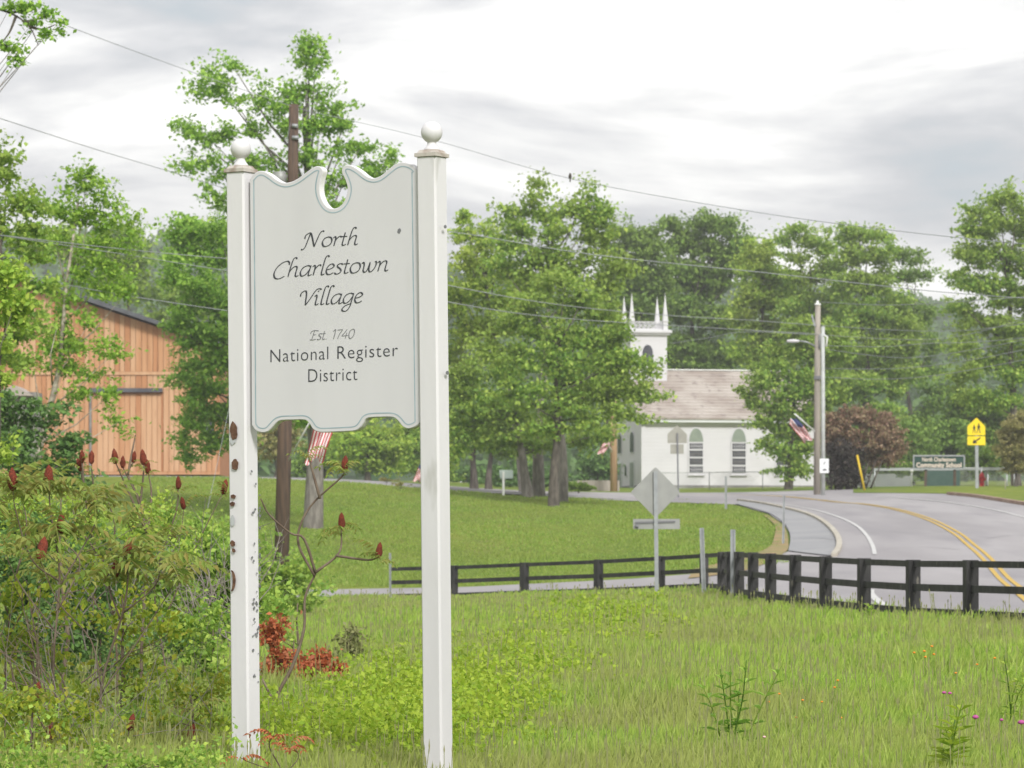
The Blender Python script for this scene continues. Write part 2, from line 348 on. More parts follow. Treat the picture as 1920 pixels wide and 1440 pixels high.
def Gh(x, d):
    x = np.clip(np.asarray(x, float), -60, 59.999); d = np.clip(np.asarray(d, float), -30, 419.999)
    i = (x + 60).astype(int); j = (d + 30).astype(int); a = x + 60 - i; b = d + 30 - j
    return (G[j, i]*(1-a)*(1-b) + G[j, i+1]*a*(1-b) + G[j+1, i]*(1-a)*b + G[j+1, i+1]*a*b)
def at(px, py, d0=30, d1=400, lift=0):
    d = np.arange(d0, d1, .1); x = (px - 960) / F * d; z = EYE + (H0 - py) / F * d
    below = np.nonzero(z < Gh(x, d))[0]
    k = below[0] if len(below) else len(d) - 1
    return Vector((x[k], d[k], float(Gh(x[k], d[k])) + lift))
def gp(px, D, lift=0):
    x = (px - 960) / F * D
    return Vector((x, D, float(Gh(x, D)) + lift))

xs = np.concatenate([[-3000, -1500, -600, -250, -120], np.arange(-60, 61, 1.0), [120, 250, 600, 1500, 3000]])
ds = np.concatenate([[-1500, -400, -100], np.arange(-30, 240, 1.0), np.arange(245, 421, 8), [600, 1000, 2000, 4000]])
X, Dg = np.meshgrid(xs, ds); Z = Gh(X, Dg)
V = np.stack([X, Dg, Z], -1).reshape(-1, 3)
nx, nd = len(xs), len(ds)
I = np.arange(nx*nd).reshape(nd, nx)
Fc = np.stack([I[:-1, :-1], I[:-1, 1:], I[1:, 1:], I[1:, :-1]], -1).reshape(-1, 4)
tag(mesh_np('ground', V, Fc, 4, M['lawn'], smooth=True), kind='structure', label='green lawn and verge rising towards the village')

# ---- pavements: rows lofted over the terrain
def sheet(name, rows, m, lift, label, ncol=24):
    """rows: (D, x_left, x_right) ; densified"""
    rows = np.array(rows, float); dd = np.arange(rows[0, 0], rows[-1, 0] + .01, .5)
    xl = np.interp(dd, rows[:, 0], rows[:, 1]); xr = np.interp(dd, rows[:, 0], rows[:, 2])
    u = np.linspace(0, 1, ncol); Xs = xl[:, None]*(1-u) + xr[:, None]*u; Ds = np.repeat(dd[:, None], ncol, 1)
    V = np.stack([Xs, Ds, Gh(Xs, Ds) + lift], -1).reshape(-1, 3); I = np.arange(len(V)).reshape(len(dd), ncol)
    Fc = np.stack([I[:-1, :-1], I[:-1, 1:], I[1:, 1:], I[1:, :-1]], -1).reshape(-1, 4)
    return tag(mesh_np(name, V, Fc, 4, m, smooth=True), kind='structure', label=label)

lawn_edge = [(1478, 1036), (1482, 1015), (1480, 1000), (1470, 984), (1440, 964), (1380, 947), (1300, 939), (1200, 937.5), (1100, 937)]
LE = [at(*p) for p in lawn_edge]
rows = [(43, 6.6, 16), (47, 5.9, 16), (52, 5.35, 16), (59, 4.75, 16.5), (64, 4.4, 17), (70, 4.45, 17.5), (76, 4.3, 18), (79, 2.6, 18), (81, .9, 18), (83.4, -2.9, 18.5), (84.5, -7, 18.5), (85.5, -9, 19), (91.3, -9, 19.5), (92, -6, 19.6), (93, 3.0, 19.7), (94, 6.0, 19.8)]
last = 94
lerows = sorted([(p.y, p.x) for p in LE if p.y > 95])
FARL = 178.0
for d, x in lerows:
    if d - last > .3: rows.append((d, x, min(19.8 + (d-94)*.03, 21.5))); last = d
rows.append((last + 1.5, -40, 21.5)); rows.append((FARL, -40, 19))
sheet('road', rows, M['asphalt'], .03, 'pale grey asphalt road curving left towards the church', 60)
# outer verge is lawn: kerb line of the outer side
def ribbon(name, pts, wd, m, lift, kind='structure', label=None, sgn=0):
    pts = catmull(pts, 10); L = []; 
    for i, p in enumerate(pts):
        d = (pts[min(i+1, len(pts)-1)] - pts[max(i-1, 0)]); n = Vector((-d.y, d.x, 0)).normalized()
        for s_ in (-.5, .5):
            q = p + n * wd * (s_ + sgn*.5); L.append((q.x, q.y, float(Gh(q.x, q.y)) + lift))
    I = [(2*i, 2*i+1, 2*i+3, 2*i+2) for i in range(len(pts)-1)]
    return tag(mesh_np(name, L, I, 4, m), kind=kind, label=label)
yl = [(1960, 1150), (1920, 1118), (1885, 1090), (1850, 1050), (1818, 1022), (1790, 1000), (1740, 975), (1680, 957), (1620, 947), (1560, 942)]
YL = [at(*p) for p in yl]
YL += [Vector((12.0, 166, 0)), Vector((8.0, 170, 0)), Vector((0, 172, 0)), Vector((-12, 173, 0))]
for s_, nm in ((-.105, 'inner'), (.105, 'outer')):
    pts = []
    for i, p in enumerate(YL):
        d = YL[min(i+1, len(YL)-1)] - YL[max(i-1, 0)]; n = Vector((-d.y, d.x, 0)).normalized(); pts.append(p + n * s_)
    ribbon('centre_line', pts, .105, M['lineyellow'], .045, label='%s yellow line of the double centre line' % nm)
wl = [(1640, 1042), (1636, 1025), (1622, 1002), (1600, 984), (1560, 967), (1500, 952), (1440, 944)]
WL = [at(*p) for p in wl]
ribbon('edge_line', WL, .12, M['linewhite'], .045, label='white edge line beside the pavement')
ribbon('edge_line', [gp(1632, 71), gp(1634, 67), gp(1650, 61.5), gp(1680, 55.7), gp(1730, 50.2), gp(1800, 46.5)], .15, M['linewhite'], .045, label='white edge line seen through the fence rails')
ol = [(1930, 974), (1860, 957), (1780, 944), (1700, 936), (1640, 932)]
ribbon('edge_line', [at(*p) for p in ol], .13, M['linewhite'], .045, label='faint white line on the outer side of the bend')
M['crack'] = mat('dark_tar_crack', (.13, .125, .125), .9)
for pts in ([(1600, 1004), (1660, 1000), (1730, 1002), (1790, 998)], [(1490, 951), (1560, 953), (1640, 951), (1700, 953)], [(1850, 1012), (1900, 1006), (1950, 1008)], [(1660, 1032), (1720, 1028), (1800, 1033)]):
    ribbon('road_crack', [at(*p) for p in pts], .035, M['crack'], .042, label='tar-sealed crack running across the road')
ribbon('pavement_joint', [at(1486, 1014), at(1530, 1013), at(1568, 1016)], .05, M['crack'], .07, label='dark joint across the footpath')
# inner kerb and sidewalk
kb = [(1564, 1046), (1573, 1030), (1571, 1012), (1556, 992), (1532, 975), (1500, 963), (1440, 949), (1385, 941)]
KB = [at(*p) for p in kb]
def kerb(name, pts, wd, ht, m, label):
    pts = catmull(pts, 8); mb = MB(); vs = []; n_ = len(pts)
    for i, p in enumerate(pts):
        d = (pts[min(i+1, n_-1)] - pts[max(i-1, 0)]); n = Vector((-d.y, d.x, 0)).normalized()
        z = float(Gh(p.x, p.y))
        for a, h in ((-.5, -.05), (-.5, ht), (.5, ht), (.5, -.05)): vs.append((p.x + n.x*wd*a, p.y + n.y*wd*a, z + h))
    fs = []
    for i in range(n_-1):
        b = 4*i
        for k in range(3): fs.append((b+k, b+k+1, b+k+5, b+k+4))
    fs += [(0, 1, 2, 3), tuple(4*(n_-1)+k for k in (3, 2, 1, 0))]
    mb.add(vs, fs); return tag(mb.build(name, m), kind='structure', label=label)
kerb('kerb', KB, .17, .13, M['kerb'], 'pale kerb along the inside of the bend')
# sidewalk: loft between lawn edge and kerb
def densify(pts, n):
    L = [0.0]
    for a, b in zip(pts[:-1], pts[1:]): L.append(L[-1] + (b - a).length)
    t = np.linspace(0, L[-1], n); return [Vector([float(np.interp(q, L, [p[k] for p in pts])) for k in range(3)]) for q in t]
def loft(name, A_, B_, m, lift, label, n=8):
    A_ = catmull(A_, 10); B_ = catmull(B_, 10); k = min(len(A_), len(B_))
    A_ = densify(A_, 60); B_ = densify(B_, 60); L = []
    for p, q in zip(A_, B_):
        for u in np.linspace(0, 1, n):
            r = p.lerp(q, u); L.append((r.x, r.y, float(Gh(r.x, r.y)) + lift))
    I = [(i*n+j, i*n+j+1, (i+1)*n+j+1, (i+1)*n+j) for i in range(59) for j in range(n-1)]
    return tag(mesh_np(name, L, I, 4, m, smooth=True), kind='structure', label=label)
loft('pavement', LE[:6], KB, M['sidewalk'], .06, 'grey footpath between the lawn and the kerb')
# tan soil edge along the lawn
sa = [at(1290, 1088), at(1400, 1072), at(1470, 1040), at(1478, 1018), at(1470, 990), at(1440, 968)]
sb = [at(1300, 1070), at(1385, 1050), at(1440, 1030), at(1452, 1008), at(1452, 986), at(1430, 967)]
loft('soil_edge', sa, sb, M['dirt'], .05, 'bare tan soil at the tip of the lawn', 24)
ob = [(1990, 958), (1920, 948), (1870, 940), (1825, 933), (1780, 929)]
kerb('kerb', [at(*p) for p in ob], .25, .16, M['kerbred'], 'reddish kerb on the far side of the road')
# grass bank behind the far kerb (closes the outer side of the road sheet)
bk = [at(*p) for p in [(1990, 956), (1920, 946), (1870, 938), (1825, 931), (1780, 927.5), (1700, 926), (1600, 925.5)]]
bk2 = [gp(2080, 185), gp(2000, 188), gp(1930, 190), gp(1870, 192), gp(1800, 192), gp(1700, 190), gp(1600, 188)]
loft('grass_bank', bk, bk2, M['lawn'], .045, 'grass verge behind the far kerb under the hydrant')

# ------------------------------------------------------------------ hill
hp = [(-2500, 455), (-900, 470), (-300, 440), (60, 418), (200, 412), (330, 408), (450, 412), (700, 425), (900, 440), (1150, 455), (1400, 490), (1700, 530), (1850, 560), (2200, 560), (3000, 520), (4500, 540)]
HD = 950.0
def hillz(x, d):
    px = 960 + x / HD * F
    top = EYE + (H0 - np.interp(px, [p[0] for p in hp], [p[1] for p in hp])) / F * HD
    t = np.clip((d - 330) / (HD - 330), 0, 1); t2 = np.clip((d - HD) / 900, 0, 1)
    s_ = t*t*(3 - 2*t)
    return 6 + (top - 24) * s_ * (1 - .55*t2) + 4*np.sin(x*.021 + d*.013)*s_ + 3*np.sin(x*.05 - d*.031)*s_
hx = np.arange(-1100, 1101, 20.0); hd = np.arange(325, 1900, 20.0)
X, Dg = np.meshgrid(hx, hd); Z = hillz(X, Dg)
I = np.arange(X.size).reshape(X.shape); Fc = np.stack([I[:-1, :-1], I[:-1, 1:], I[1:, 1:], I[1:, :-1]], -1).reshape(-1, 4)
M['hillground'] = mat('wooded_hill_ground', (.035, .07, .02), .95, (.06, .10, .03), .02, 4)
tag(mesh_np('hill', np.stack([X, Dg, Z], -1).reshape(-1, 3), Fc, 4, M['hillground'], smooth=True), kind='structure', label='long wooded hill behind the village')

# ------------------------------------------------------------------ leaves
def unit(v): return v / (np.linalg.norm(v, axis=-1, keepdims=True) + 1e-9)
def leaf_arrays(C, size, upb=.6, asp=.62, droop=.0, var=.5):
    n = len(C); nrm = unit(rng.normal(size=(n, 3)) * (1 - upb) + np.array([0, 0, 1.0]) * upb * rng.uniform(.3, 1.3, (n, 1)))
    a = unit(np.cross(nrm, rng.normal(size=(n, 3)))); b = np.cross(nrm, a)
    s = (size * rng.uniform(1 - var, 1 + var, (n, 1))) if np.isscalar(size) else size[:, None]
    L = a * s * .5; W = b * s * .5 * asp; up = nrm * s * .10
    L[:, 2] -= droop * s[:, 0] * .5
    V = np.stack([C - L, C - L*.1 + W + up, C + L, C - L*.1 - W + up], 1)
    return V.reshape(-1, 3)
def leaves(name, C, size, m, parent=None, upb=.6, asp=.62, droop=0., var=.5, kind=None):
    V = leaf_arrays(np.asarray(C), size, upb, asp, droop, var)
    o = mesh_np(name, V, np.arange(len(V)).reshape(-1, 4), 4, m, parent)
    if kind: o['kind'] = kind
    return o

def crown_points(blobs, D, dens, sprig=.55, per=30, flat=.45, spire=.35, hollow=.45, dr=1.0):
    """blobs in photo pixels: (px, py, rx, ry[, depth shift m])"""
    out_ = []
    for bl in blobs:
        px, py, rx, ry = bl[:4]; dd = bl[4] if len(bl) > 4 else rng.normal() * .25 * rx * S(D)
        c = np.array(P(px, py, D + dd)); r = np.array([rx * S(D), max(rx, ry) * S(D) * dr, ry * S(D)])
        area = 4 * pi * (r[0]*r[1]*r[2]) ** (2/3)
        ns = max(3, int(area * dens))
        d = unit(rng.normal(size=(ns, 3))); rad = rng.uniform(hollow, 1.0, (ns, 1)) ** .7
        cen = c + d * r * rad * .95
        # each sprig is a flat spray; some shoot outwards and upwards
        k = rng.poisson(per, ns) + 4
        idx = np.repeat(np.arange(ns), k); n = len(idx)
        dirs = unit(d * np.array([1, 1, .5]) + np.array([0, 0, .35]) + rng.normal(size=(ns, 3)) * .35)
        ln = sprig * rng.uniform(.6, 1.5, ns); sp = rng.random(ns) < spire
        loc = rng.normal(size=(n, 3)) * np.array([1, 1, flat]) * (ln[idx, None] * np.where(sp[idx, None], .28, .48))
        al = rng.uniform(-1, 1, (n, 1)) * dirs[idx] * (ln[idx, None] * np.where(sp[idx, None], 1.15, .5))
        out_.append(cen[idx] + loc + al)
    return np.concatenate(out_)

def limbs(mb, base, top, blobs, D, r0, n=6, frac=.35):
    base = Vector(base); top = Vector(top)
    pts = [base.lerp(top, t) + Vector((rng.normal()*.012, rng.normal()*.012, 0)) * (top - base).length * (0 if t == 0 else 1) for t in np.linspace(0, 1, 6)]
    mb.tube([base - Vector((0, 0, .3))] + pts, [r0*1.25, r0*1.15] + [r0*(1 - .16*i) for i in range(1, 6)], 10)
    for bl in blobs:
        c = P(bl[0], bl[1], D + (bl[4] if len(bl) > 4 else rng.normal()*.5))
        # start point on trunk below the blob
        t = min(max((c.z - base.z) / max(top.z - base.z, .1) * .62, frac), .98)
        s_ = base.lerp(top, t); mid = s_.lerp(c, .5) + Vector((0, 0, .12*(c - s_).length)); r = r0 * .38
        mb.tube([s_, mid, c], [r, r*.6, r*.18], 5)

TREES = []; KD = 2.1; KP = 4.2; NL = [0]
def tree(label, D, base_px, blobs, m='midleaf', leaf=.22, dens=.55, per=28, sprig=.6, r0=.2, top=None, name='deciduous_tree', bark='bark', group=None, base_d=None, flat=.45, spire=.35, hollow=.45, upb=.55, cat='tree', dr=1.0, ground=True):
    base = gp(base_px, D) if ground else P(base_px, top[1] + 100, D)
    t = thing(name, label, cat, group, loc=base)
    top_ = P(*(top if top else (blobs[0][0], blobs[0][1])), D)
    mb = MB(); limbs(mb, Vector((0, 0, 0)), top_ - base, [], D, r0)
    # limbs in world space then shifted
    m2 = MB()
    for bl in blobs:
        if rng.random() < .45: continue
        c = P(bl[0], bl[1], D) - base; tt = min(max(c.z / max((top_ - base).z, .1) * .78, .3), .97)
        s_ = (top_ - base) * tt; mid = s_.lerp(c, .5) - Vector((0, 0, .06*(c - s_).length)); r = r0 * .22
        mb.tube([s_, mid + Vector((0, rng.normal()*.3, 0)), c], [r, r*.6, r*.15], 5)
    mb.build('trunk', M[bark], t)
    C = crown_points(blobs, D, dens * KD, sprig, per * KP, flat, spire, hollow, dr) - np.array(base)
    z0 = .15
    C = C[C[:, 2] > z0]
    NL[0] += len(C); leaves('crown', C, leaf * .80, M[m], t, upb=upb)
    TREES.append(t); return t

# ------------------------------------------------------------------ the village sign
DM = 18.0; TH = R_(31); Ls = 1.193; aS = .307
Pl = Vector((-508 / F * (DM + aS), DM + aS, 0)); Pr = Vector((-150 / F * (DM - aS), DM - aS, 0))
ux = (Pr - Pl).normalized(); nrm = Vector((-ux.y, ux.x, 0)) * -1    # towards the camera
if nrm.y > 0: nrm = -nrm
W = .115
def on_plane(px, py, off):
    """photo pixel onto the sign's vertical plane, off metres in front of the post centres"""
    o = Pl + nrm * off; d = Vector(((px - 960) / F, 1, (H0 - py) / F))
    t = (o - Vector((0, 0, 0))).dot(nrm) / Vector((d.x, d.y, 0)).dot(nrm)
    return Vector((0, 0, EYE)) + d * t
sign = thing('village_sign', 'white carved village sign hung between two white ball-topped posts', 'sign', loc=(Pl + Pr) / 2 + Vector((0, 0, .28)))
SO = sign.location.copy()
def sb_(mb): mb.v = [tuple(Vector(v) - SO) for v in mb.v]; return mb
def post(cx_t, y_t, cx_b, D, lab, ball_r):
    top = P(cx_t, y_t, D); bot = P(cx_b, 1440, D); d = (top - bot) / (top.z - bot.z)
    b0 = top + d * (.05 - top.z); mb = MB(); vs = []
    c_ = .010
    for p in (b0, top):
        for a, b in ((-W/2+c_, -W/2), (W/2-c_, -W/2), (W/2, -W/2+c_), (W/2, W/2-c_), (W/2-c_, W/2), (-W/2+c_, W/2), (-W/2, W/2-c_), (-W/2, -W/2+c_)):
            vs.append(p + ux * a - nrm * b)
    mb.add(vs, [(0, 1, 9, 8), (1, 2, 10, 9), (2, 3, 11, 10), (3, 4, 12, 11), (4, 5, 13, 12), (5, 6, 14, 13), (6, 7, 15, 14), (7, 0, 8, 15), tuple(range(8, 16)), tuple(range(7, -1, -1))])
    po = sb_(mb).build('post', M['white'], sign)
    po['label'] = lab
    rot = Matrix(((ux.x, -nrm.x, 0), (ux.y, -nrm.y, 0), (0, 0, 1)))
    mb = MB(); mb.box(top + Vector((0, 0, .012)), (W*1.13, W*1.13, .020), rot); mb.box(top + Vector((0, 0, .030)), (W*.98, W*.98, .018), rot, taper=.80)
    sb_(mb).build('post_cap', M['capwood'], po, bevel=.002)
    k = ball_r; s0 = top + Vector((0, 0, .040)); zc = .036 + k*.98
    prof = [(.001, -.002), (.040, -.002), (.040, .004), (.033, .012), (.024, .026), (.0225, .034)]
    for i in range(15):
        a = -pi/2 + .42 + (pi - .42) * i / 14; prof.append((k*cos(a), zc + k*sin(a)))
    mb = MB(); mb.lathe(s0, prof, 32); sb_(mb).build('ball_finial', M['white'], po)
    return po, top, bot
pl_, ptl, pbl = post(451.5, 325, 461.5, DM + aS, 'left post with peeling brown patches', 19.6*S(DM))
pr_, ptr, pbr = post(809.5, 296, 821.5, DM - aS, 'right post, slightly nearer, with a weathered cap', 20.0*S(DM))

outline = [(468, 345), (469.5, 334), (477, 325), (486, 320.5), (496, 321.5), (507.5, 328), (520, 337.5), (532.5, 342.5), (545, 341), (557.5, 335), (572.5, 324), (585, 315),
           (595, 311.5), (602, 314), (605.5, 321), (602, 334), (599.5, 350), (601, 365), (607, 379.5), (615, 388.5), (624.5, 391), (635, 388), (644, 379), (649.5, 365), (651, 352), (647, 337.5), (641, 325), (640.5, 317), (645, 311), (652.5, 309),
           (662.5, 312), (675, 320), (687.5, 330), (700, 334), (712.5, 330), (725, 320), (737.5, 310), (750, 304.5), (762.5, 305), (774, 310), (782, 318), (787, 330),
           (788, 450), (789, 560), (791, 680), (793, 780), (788, 792), (780, 799), (771, 803), (762.5, 803.5), (754, 799), (746, 789), (739, 783.5), (730, 782), (712, 782.3), (695, 783), (686, 786), (681, 794), (675, 802), (666, 807.5), (650, 809),
           (628, 810), (607, 810.8), (597, 810), (587, 805), (580, 795), (574.5, 789), (567, 787), (550, 787.5), (532, 788), (522, 790), (515, 796), (507, 805), (500, 810), (490, 811), (480, 807.5), (473.5, 799), (471.5, 785), (471, 680), (470, 560), (469, 450)]
POFF = .030      # front face of the panel, in front of the post centre
oc = [(p.x, p.y) for p in catmull([Vector((a, b, 0)) for a, b in outline], 4, True)]
def area2(p): return sum(p[i][0]*p[(i+1) % len(p)][1] - p[(i+1) % len(p)][0]*p[i][1] for i in range(len(p)))
sg = 1 if area2(oc) > 0 else -1
def offset_poly(p, dist):
    o = []; n = len(p)
    for i in range(n):
        a = p[(i-2) % n]; b = p[(i+2) % n]; dx, dy = b[0]-a[0], b[1]-a[1]; l = math.hypot(dx, dy)
        o.append((p[i][0] - sg*dy/l*dist*1.0, p[i][1] + sg*dx/l*dist))
    return o
panel = MB(); TK = .042
fr = [on_plane(a, b, POFF) for a, b in oc]
rim = offset_poly(oc, 7.2); rf = [on_plane(a, b, POFF) for a, b in rim]
back = [p - nrm * TK for p in fr]
# bevelled rim edge: front outline pulled in by one pixel
fr_i = [on_plane(a, b, POFF) for a, b in offset_poly(oc, 1.3)]; fr_o = [p - nrm * .004 for p in fr]
n_ = len(fr)
pb_ = MB(); pb_.prism(fr_o, -nrm * (TK - .004)); 
sb_(pb_).build('sign_panel', M['sign_edge'], sign)
pn = bpy.data.objects['sign_panel']
# front face plate (butted on the core), its outer ring is the chamfer
vs = [p - nrm*.0002 for p in fr_o] + fr_i
ff = [(i, (i+1) % n_, (i+1) % n_ + n_, i + n_) for i in range(n_)] + [tuple(x + n_ for x in t) for t in tessellate_polygon([fr_i])]
mb = MB(); mb.add(vs, ff); sb_(mb).build('painted_face', M['panel'], pn)
def strip(name, path, wpx, m, off, parent, closed=False):
    """flat line on the sign plane: path in pixels, width in pixels"""
    L = []; n = len(path)
    for i in range(n):
        a = path[(i-1) % n] if closed else path[max(i-1, 0)]; b = path[(i+1) % n] if closed else path[min(i+1, n-1)]
        dx, dy = b[0]-a[0], b[1]-a[1]; l = math.hypot(dx, dy) or 1; ww = wpx[i] if hasattr(wpx, '__len__') else wpx
        for s_ in (-.5, .5): L.append((path[i][0] - dy/l*ww*s_, path[i][1] + dx/l*ww*s_))
    V = [on_plane(a, b, off) - SO for a, b in L]
    I = [(2*i, 2*i+1, (2*i+3) % (2*n), (2*i+2) % (2*n)) for i in range(n if closed else n-1)]
    mb = MB(); mb.add(V, I); return mb.build(name, m, parent)
ring = offset_poly(oc, 7.8)
ring = [p for i, p in enumerate(ring)]
for _ in range(2): ring = [((ring[i-1][0] + 2*ring[i][0] + ring[(i+1) % len(ring)][0])/4, (ring[i-1][1] + 2*ring[i][1] + ring[(i+1) % len(ring)][1])/4) for i in range(len(ring))]
ring2 = []
for a, b in ring:      # right-hand line stands further in than the hidden panel edge
    if a > 765 and 322 < b < 792: a = min(a, 772.5 + (b - 330) * .0125)
    ring2.append((a, b))
strip('border_line', ring2, 1.9, M['blueline'], POFF + .0012, pn, True)

# calligraphic letters: strokes of a slanted nib, x-height = 1
GL = {
 'o': ([[(.42, 1.0), (.16, .84), (.04, .45), (.16, .06), (.40, 0), (.66, .18), (.76, .56), (.66, .9), (.42, 1.0)]], .86),
 'a': ([[(.76, .90), (.52, 1.0), (.2, .82), (.05, .42), (.12, .06), (.3, .02), (.52, .22), (.70, .62)], [(.78, 1.0), (.70, .5), (.66, .12), (.74, 0), (.92, .12)]], .92),
 'r': ([[(-.02, .84), (.10, .98), (.18, .8), (.12, 0)], [(.15, .48), (.32, .85), (.50, 1.0), (.62, .90)]], .60),
 't': ([[(.26, 1.38), (.19, .6), (.16, .14), (.26, 0), (.46, .12)], [(-.02, .94), (.46, .96)]], .52),
 'h': ([[(.56, 1.72), (.46, 1.86), (.30, 1.72), (.18, 1.0), (.08, 0)], [(.13, .48), (.32, .85), (.54, 1.0), (.66, .85), (.62, .4), (.62, .1), (.72, 0), (.86, .10)]], .92),
 'l': ([[(.52, 1.72), (.42, 1.86), (.26, 1.66), (.15, .7), (.12, .14), (.2, 0), (.36, .10)]], .42),
 'e': ([[(.08, .48), (.36, .56), (.56, .76), (.48, .97), (.30, 1.0), (.10, .76), (.03, .36), (.14, .05), (.34, 0), (.60, .16)]], .68),
 's': ([[(.54, .90), (.36, 1.0), (.16, .90), (.16, .70), (.36, .50), (.46, .26), (.32, .03), (.12, 0), (-.02, .12)]], .58),
 'w': ([[(-.02, .86), (.10, .98), (.18, .7), (.16, .2), (.28, 0), (.46, .2), (.60, .98)], [(.60, .9), (.58, .25), (.70, 0), (.92, .2), (1.06, .65), (1.04, .98), (.94, .96)]], 1.18),
 'n': ([[(-.02, .84), (.10, .98), (.17, .78), (.10, 0)], [(.13, .48), (.32, .85), (.54, 1.0), (.66, .85), (.62, .4), (.62, .1), (.72, 0), (.86, .10)]], .92),
 'i': ([[(-.02, .84), (.10, .98), (.16, .78), (.12, .12), (.22, 0), (.38, .12)], [(.20, 1.42), (.25, 1.34)]], .44),
 'g': ([[(.76, .90), (.52, 1.0), (.2, .82), (.05, .42), (.12, .06), (.3, .02), (.52, .22), (.70, .62)], [(.78, 1.0), (.70, .3), (.62, -.35), (.42, -.76), (.14, -.76), (.06, -.52), (.30, -.22), (.72, -.02)]], .90),
 'N': ([[(-.22, -.18), (-.08, -.22), (.08, .05), (.22, .8), (.34, 1.5)], [(-.05, .92), (-.02, 1.25), (.14, 1.45), (.34, 1.5), (.50, 1.1), (.78, .02)], [(.78, .02), (.92, .75), (1.08, 1.42), (1.24, 1.66), (1.40, 1.60)]], 1.34),
 'C': ([[(1.06, 1.18), (1.04, 1.42), (.86, 1.56), (.50, 1.40), (.16, .96), (.02, .42), (.14, -.02), (.46, -.12), (.84, .10)]], 1.02),
 'V': ([[(-.10, .92), (-.08, 1.22), (.08, 1.42), (.26, 1.44), (.34, 1.1), (.36, .5), (.38, 0)], [(.38, 0), (.66, .6), (.92, 1.25), (1.12, 1.58), (1.36, 1.60), (1.42, 1.50)]], 1.02),
 'E': ([[(-.05, 1.0), (.02, 1.3), (.3, 1.5), (.7, 1.5), (1.02, 1.42)], [(.44, 1.48), (.34, .8), (.24, .02)], [(.34, .80), (.72, .84)], [(.0, .06), (.28, 0), (.82, .08)]], .98),
 '.': ([[(.08, .08), (.14, 0)]], .34), ' ': ([], .45),
 '1': ([[(.14, 1.22), (.42, 1.5), (.34, 0)]], .62), '7': ([[(.06, 1.44), (.40, 1.46), (.74, 1.44), (.44, .8), (.26, 0)]], .80),
 '4': ([[(.58, 1.5), (.30, .95), (.0, .46), (.42, .46), (.80, .48)], [(.60, .95), (.50, 0)]], .86), '0': ([[(.44, 1.5), (.14, 1.2), (.06, .6), (.20, .05), (.42, 0), (.70, .4), (.76, 1.0), (.66, 1.42), (.44, 1.5)]], .86)}
def script(text, x0, x1, yb0, yb1, xh, m, nib=2.6, wmin=1.1, slant=.16, kern=1.0):
    adv = sum(GL[c][1] for c in text); sc = (x1 - x0) / adv; x = 0; objs = MB()
    for c in text:
        for st in GL[c][0]:
            pts = catmull([Vector((a, b, 0)) for a, b in st], 7)
            pp = []
            for p in pts:
                X_ = x0 + (x + p.x) * sc + p.y * xh * slant; t = (X_ - x0) / (x1 - x0)
                pp.append((X_, yb0 + (yb1 - yb0) * t - p.y * xh))
            n = len(pp); wv = []
            for i in range(n):
                a = pp[max(i-1, 0)]; b = pp[min(i+1, n-1)]; dx, dy = b[0]-a[0], b[1]-a[1]; l = math.hypot(dx, dy) or 1
                nn = (-dy/l, dx/l); k = abs(nn[0]*cos(R_(35)) - nn[1]*sin(R_(35))) * nib
                wv.append(max(k, wmin) * (.75 if i in (0, n-1) else 1))
            L = []
            for i in range(n):
                a = pp[max(i-1, 0)]; b = pp[min(i+1, n-1)]; dx, dy = b[0]-a[0], b[1]-a[1]; l = math.hypot(dx, dy) or 1
                for s_ in (-.5, .5): L.append((pp[i][0] - dy/l*wv[i]*s_, pp[i][1] + dx/l*wv[i]*s_))
            V = [on_plane(a, b, POFF + .0015 + .0002*(len(objs.v) % 3)) - SO for a, b in L]
            objs.add(V, [(2*i, 2*i+1, 2*i+3, 2*i+2) for i in range(n-1)])
        x += GL[c][1]
    return objs.build('lettering', m, pn)
def font_mesh(s, offset=0, spacing=1.0):
    cu = bpy.data.curves.new('t', 'FONT'); cu.body = s; cu.resolution_u = 4; cu.offset = offset; cu.space_character = spacing
    o = bpy.data.objects.new('t', cu); COL.objects.link(o); bpy.context.view_layer.update()
    me = o.evaluated_get(bpy.context.evaluated_depsgraph_get()).to_mesh()
    v = [tuple(x.co) for x in me.vertices]; f = [tuple(p.vertices) for p in me.polygons]
    bpy.data.objects.remove(o); return v, f
CAPH = None
def font_sign(text, x0, x1, yb0, yb1, caph, m, fn, name='lettering', parent=None, offset=0.0, org=None, spacing=1.0):
    v, f = font_mesh(text, offset, spacing); xa = min(p[0] for p in v); xb = max(p[0] for p in v)
    hv, _ = font_mesh('H'); ch = max(p[1] for p in hv)
    V = []
    for p in v:
        t = (p[0] - xa) / (xb - xa); V.append(fn(x0 + (x1 - x0)*t, yb0 + (yb1 - yb0)*t - p[1]/ch*caph) - (org or Vector((0, 0, 0))))
    mb = MB(); mb.add(V, f); return mb.build(name, m, parent)
onp = lambda a, b: on_plane(a, b, POFF + .0015)
script('North', 570, 672, 464, 458.5, 17.5, M['ink'], 3.4, 1.5)
script('Charlestown', 512, 729, 521, 507.5, 19.0, M['ink'], 3.4, 1.5)
script('Village', 563, 680, 573, 567, 18.5, M['ink'], 3.4, 1.5)
script('Est. 1740', 581, 664, 637.5, 634, 11.5, M['ink2'], 1.9, 1.0)
font_sign('National', 507, 615.5, 679.5, 673.5, 24, M['ink'], onp, parent=pn, offset=-.010, org=SO, spacing=1.08)
font_sign('Register', 632.5, 746, 673, 667.5, 24, M['ink'], onp, parent=pn, offset=-.010, org=SO, spacing=1.08)
font_sign('District', 578, 670, 716.5, 712.5, 24.5, M['ink'], onp, parent=pn, offset=-.010, org=SO, spacing=1.08)
